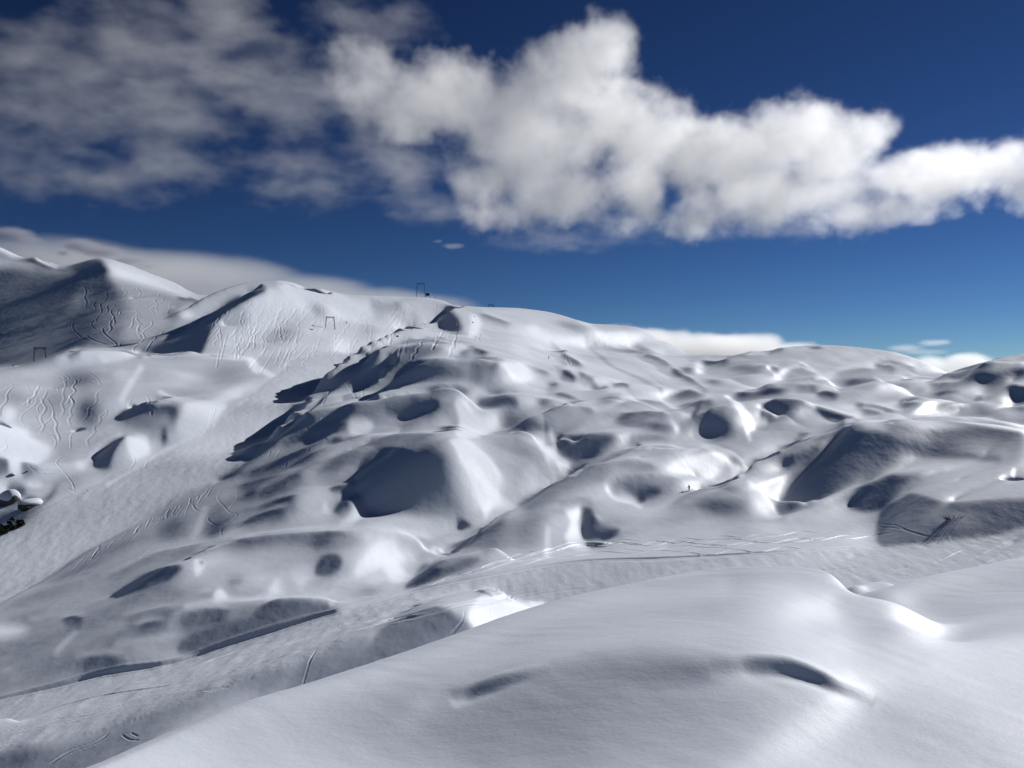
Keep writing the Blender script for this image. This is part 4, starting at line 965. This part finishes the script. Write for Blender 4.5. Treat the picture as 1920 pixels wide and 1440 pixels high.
# ---- clouds: real volumes, filled by a field inside geometry nodes
def at(px, py, Y): return Vector(((px-CX)/F*Y, Y, (HZ-py)/F*Y))
def cloud_mat(name, dens, g=0.5, color=(1, 1, 1)):
    m = bpy.data.materials.new(name); m.use_nodes = True; t = m.node_tree
    for n in list(t.nodes):
        if n.type == 'BSDF_PRINCIPLED': t.nodes.remove(n)
    pv = t.nodes.new('ShaderNodeVolumePrincipled'); out = t.nodes['Material Output']
    pv.inputs['Color'].default_value = (*color, 1); pv.inputs['Anisotropy'].default_value = g
    pv.inputs['Density'].default_value = dens; pv.inputs['Density Attribute'].default_value = 'density'
    t.links.new(pv.outputs[0], out.inputs['Volume'])
    return m
def cloud(name, label, D, blobs, vox, depth, nscale, amp, gain, mat_, thr=0.15, stretch=(1, 1, 1), seed=0.0, sub=0.0, box=None):
    """blobs: px, py, rx, ry, weight in photograph pixels at distance D; each is an ellipsoid of vapour"""
    k = D/F
    cs = []
    r = random.Random(int(seed*10)+3)
    for (px, py, rx, ry, wgt) in blobs:
        c = at(px, py, D); c.y += r.uniform(-0.35, 0.35)*depth
        cs.append((c, Vector((rx*k, depth*(0.6+0.4*min(1, (rx+ry)/160)), ry*k)), wgt))
    mn = Vector([min(c[i]-1.15*R[i] for c, R, _ in cs) for i in range(3)]); mx = Vector([max(c[i]+1.15*R[i] for c, R, _ in cs) for i in range(3)])
    o0 = (mn+mx)/2
    ng = bpy.data.node_groups.new(name, 'GeometryNodeTree')
    ng.interface.new_socket('Geometry', in_out='OUTPUT', socket_type='NodeSocketGeometry')
    N = ng.nodes; Lk = ng.links.new
    out = N.new('NodeGroupOutput'); pos = N.new('GeometryNodeInputPosition').outputs[0]
    def vm(op, a, b):
        n = N.new('ShaderNodeVectorMath'); n.operation = op
        Lk(a, n.inputs[0])
        if isinstance(b, (tuple, list, Vector)): n.inputs[1].default_value = b
        elif b is not None: Lk(b, n.inputs[1])
        return n
    def ma(op, a, b=None, c=None, clamp=False):
        n = N.new('ShaderNodeMath'); n.operation = op; n.use_clamp = clamp
        for i, v in enumerate((a, b, c)):
            if v is None: continue
            if isinstance(v, (int, float)): n.inputs[i].default_value = v
            else: Lk(v, n.inputs[i])
        return n.outputs[0]
    def noise(sc, det, off, rough=0.66):
        n = N.new('ShaderNodeTexNoise'); n.inputs['Scale'].default_value = 1.0; n.inputs['Detail'].default_value = det; n.inputs['Roughness'].default_value = rough
        v = vm('MULTIPLY', pos, tuple(sc*s for s in stretch)).outputs[0]; v = vm('ADD', v, (off, off*0.7, -off)).outputs[0]
        Lk(v, n.inputs['Vector']); return n
    # bend the space a little so that the blobs lose their outline
    wn = noise(nscale*0.6, 3, seed+7)
    wv = vm('SUBTRACT', wn.outputs['Color'], (0.5, 0.5, 0.5)).outputs[0]
    wv = vm('MULTIPLY', wv, (0.9/nscale*0.28,)*3).outputs[0]
    wp = vm('ADD', pos, wv).outputs[0]
    acc = None
    for c, R, wgt in cs:
        d = vm('SUBTRACT', wp, c-o0).outputs[0]; d = vm('MULTIPLY', d, (1/R.x, 1/R.y, 1/R.z)).outputs[0]
        ln = vm('LENGTH', d, None).outputs['Value']
        q = ma('MULTIPLY_ADD', ma('MULTIPLY', ln, ln), -wgt, wgt)
        acc = q if acc is None else ma('SMOOTH_MAX', acc, q, 0.25)
    n1 = ma('SUBTRACT', noise(nscale, 7, seed).outputs[0], 0.5+sub)
    s = ma('MULTIPLY_ADD', n1, amp, acc); s = ma('SUBTRACT', s, thr)
    s = ma('MULTIPLY', s, gain, clamp=True)
    vc = N.new('GeometryNodeVolumeCube')
    vc.inputs['Min'].default_value = mn-o0; vc.inputs['Max'].default_value = mx-o0
    for a, i in (('X', 0), ('Y', 1), ('Z', 2)): vc.inputs['Resolution '+a].default_value = max(8, int((mx-mn)[i]/vox/(1.6 if i == 1 else 1)))
    Lk(s, vc.inputs['Density'])
    sm = N.new('GeometryNodeSetMaterial'); sm.inputs['Material'].default_value = mat_
    Lk(vc.outputs[0], sm.inputs[0]); Lk(sm.outputs[0], out.inputs[0])
    vd = bpy.data.volumes.new(name); o = bpy.data.objects.new(name, vd); COL.objects.link(o); o.location = o0
    md = o.modifiers.new('vapour', 'NODES'); md.node_group = ng
    vd.materials.append(mat_)
    tag(o, label, 'cloud', 'clouds')
    return o
CUMULUS = [(1110,112,82,66,1),(1148,92,46,46,1),(1060,150,90,70,1),(1000,200,110,85,1),(720,172,95,48,.8),(800,162,85,52,.9),(870,192,100,70,1),(760,222,85,40,.8),(690,150,70,32,.6),
 (960,262,110,90,1),(1060,262,120,80,1),(1150,232,110,70,1),(1210,262,90,60,1),(1000,342,95,70,.95),(905,332,62,60,.8),(925,392,72,32,.55),(1020,382,85,42,.6),(1100,352,95,50,.7),(1200,322,95,62,.9),(1245,242,60,52,1),(1275,305,60,66,1),
 (1340,292,85,62,1.1),(1400,282,100,72,1.2),(1480,262,100,62,1.2),(1512,242,62,36,1.1),(1562,292,92,62,1.2),(1612,262,46,42,1),(1450,342,125,62,1.1),(1340,372,90,50,.8),(1400,402,72,34,.6),(1300,412,62,30,.5),(1560,352,92,36,.8),
 (1680,332,82,42,1),(1742,342,72,46,1),(1782,332,62,36,.9),(1622,392,82,34,.6),(1722,382,82,30,.6),(1852,322,82,46,.9),(1902,352,62,46,.8),(1962,312,90,62,.9),(1180,402,62,26,.45),(2060,300,90,60,.9)]
WISPS = [(250,110,170,95,.9),(150,172,155,85,.9),(350,82,125,92,.8),(425,30,85,62,.7),(55,92,85,42,.6),(45,202,105,85,.7),(300,222,165,62,.8),(450,182,125,62,.8),(555,202,95,52,.7),(622,182,65,42,.7),(55,312,95,42,.6),(200,332,105,42,.6),(352,302,105,46,.6),(150,282,45,16,.6),(562,302,85,30,.5),(282,32,85,42,.6),(560,362,95,26,.45),(690,40,90,45,.42),(-90,150,120,110,.8),(-80,300,100,60,.6),(640,210,95,60,.75),(705,250,85,50,.65),(640,305,95,36,.5),(765,335,90,40,.5),(825,385,75,30,.5),(1040,440,95,20,.45),(1190,432,95,20,.45),(1500,430,110,20,.4),(480,110,90,50,.6),(560,150,90,45,.65)]
BANK_L = [(-150,480,230,66,1),(60,486,230,60,1),(250,508,210,56,1),(420,530,190,50,1),(560,550,160,42,1),(690,568,140,32,.9),(810,582,110,24,.7),(300,560,300,60,1),(620,585,200,40,1)]
BANK_R = [(1250,680,160,40,1),(1400,690,140,40,1),(1120,625,90,22,.8),(1230,645,110,32,1),(1330,655,110,32,1),(1400,648,80,30,1),(1480,668,80,26,.8),(1560,680,100,22,.6)]
PUFF_R = [(1780,715,110,34,1.1),(1750,690,55,24,1),(1800,684,50,24,1),(1835,694,40,20,.9)]
WISP_R = [(1700,652,50,10,.7),(1745,642,34,9,.8),(1768,640,18,7,.8),(1730,660,60,8,.5)]
WISPS = [(a, b, c_*1.2, d*1.22, e) for a, b, c_, d, e in WISPS]
def build_clouds():
    m1 = cloud_mat('vapour_white', 0.0068, 0.55); m2 = cloud_mat('vapour_thin', 0.0042, 0.40); m3 = cloud_mat('vapour_bank', 0.0026, 0.35)
    m4 = cloud_mat('vapour_far', 0.006, 0.5); m5 = cloud_mat('vapour_grey', 0.02, 0.0, (0.66, 0.67, 0.74))
    cloud('cloud', 'big bright white cumulus cloud stretching across the right of the blue sky', 2600, CUMULUS, 6, 210, 0.0095, 4.8, 1.15, m1, 0.0, seed=1.3)
    cloud('cloud', 'thin ragged grey veil of cloud in the upper left of the sky', 2700, WISPS, 8, 150, 0.0075, 5.0, 0.5, m2, 0.06, (0.75, 1, 1.7), seed=4.1)
    cloud('cloud', 'low smooth grey cloud bank behind the shaded mountain on the left', 6000, BANK_L, 22, 500, 0.0020, 1.3, 0.9, m3, 0.10, (0.6, 1, 2.0), seed=2.2)
    cloud('cloud', 'long cream cloud bank low on the horizon behind the sunlit slope', 6500, BANK_R, 18, 420, 0.0030, 2.0, 1.5, m4, 0.12, seed=6.0)
    cloud('cloud', 'small cream cloud puff in the dip between the two right hills', 6500, PUFF_R, 14, 300, 0.0040, 1.6, 1.5, m4, 0.12, seed=8.0)
    cloud('cloud', 'small streaky white cloud just above the right hills', 6000, WISP_R, 12, 120, 0.0050, 1.1, 1.3, m4, 0.2, (0.6, 1, 1.6), seed=9.0)
    cloud('cloud', 'tiny bright wisp of cloud in the clear blue under the big cloud', 2600, [(850,461,26,7,.9),(822,452,14,5,.6)], 3, 25, 0.03, 1.0, 1.3, m4 if False else cloud_mat('vapour_wisp', 0.02, 0.5), 0.2, seed=3.0)
    cloud('cloud', 'dark grey cloudlet against the pale bank at the left edge', 4200, [(20,438,50,14,1),(45,448,32,9,.9)], 12, 90, 0.006, 0.7, 1.4, m5, 0.15, (0.7, 1, 1.3), seed=5.0)
    cloud('cloud', 'long dark grey cloudlet tapering to the right above the shaded peak', 4200, [(150,462,42,14,1),(195,474,50,14,1),(240,488,40,10,.9),(270,498,22,5,.7)], 12, 90, 0.006, 0.7, 1.4, m5, 0.15, (0.7, 1, 1.3), seed=5.5)
    cloud('cloud', 'tiny dark grey cloudlet directly above the dark cap of the mountain', 4200, [(118,476,15,7,1)], 8, 40, 0.010, 0.6, 1.4, m5, 0.15, seed=7.0)
build_clouds()
print('clouds', time.time()-T0)
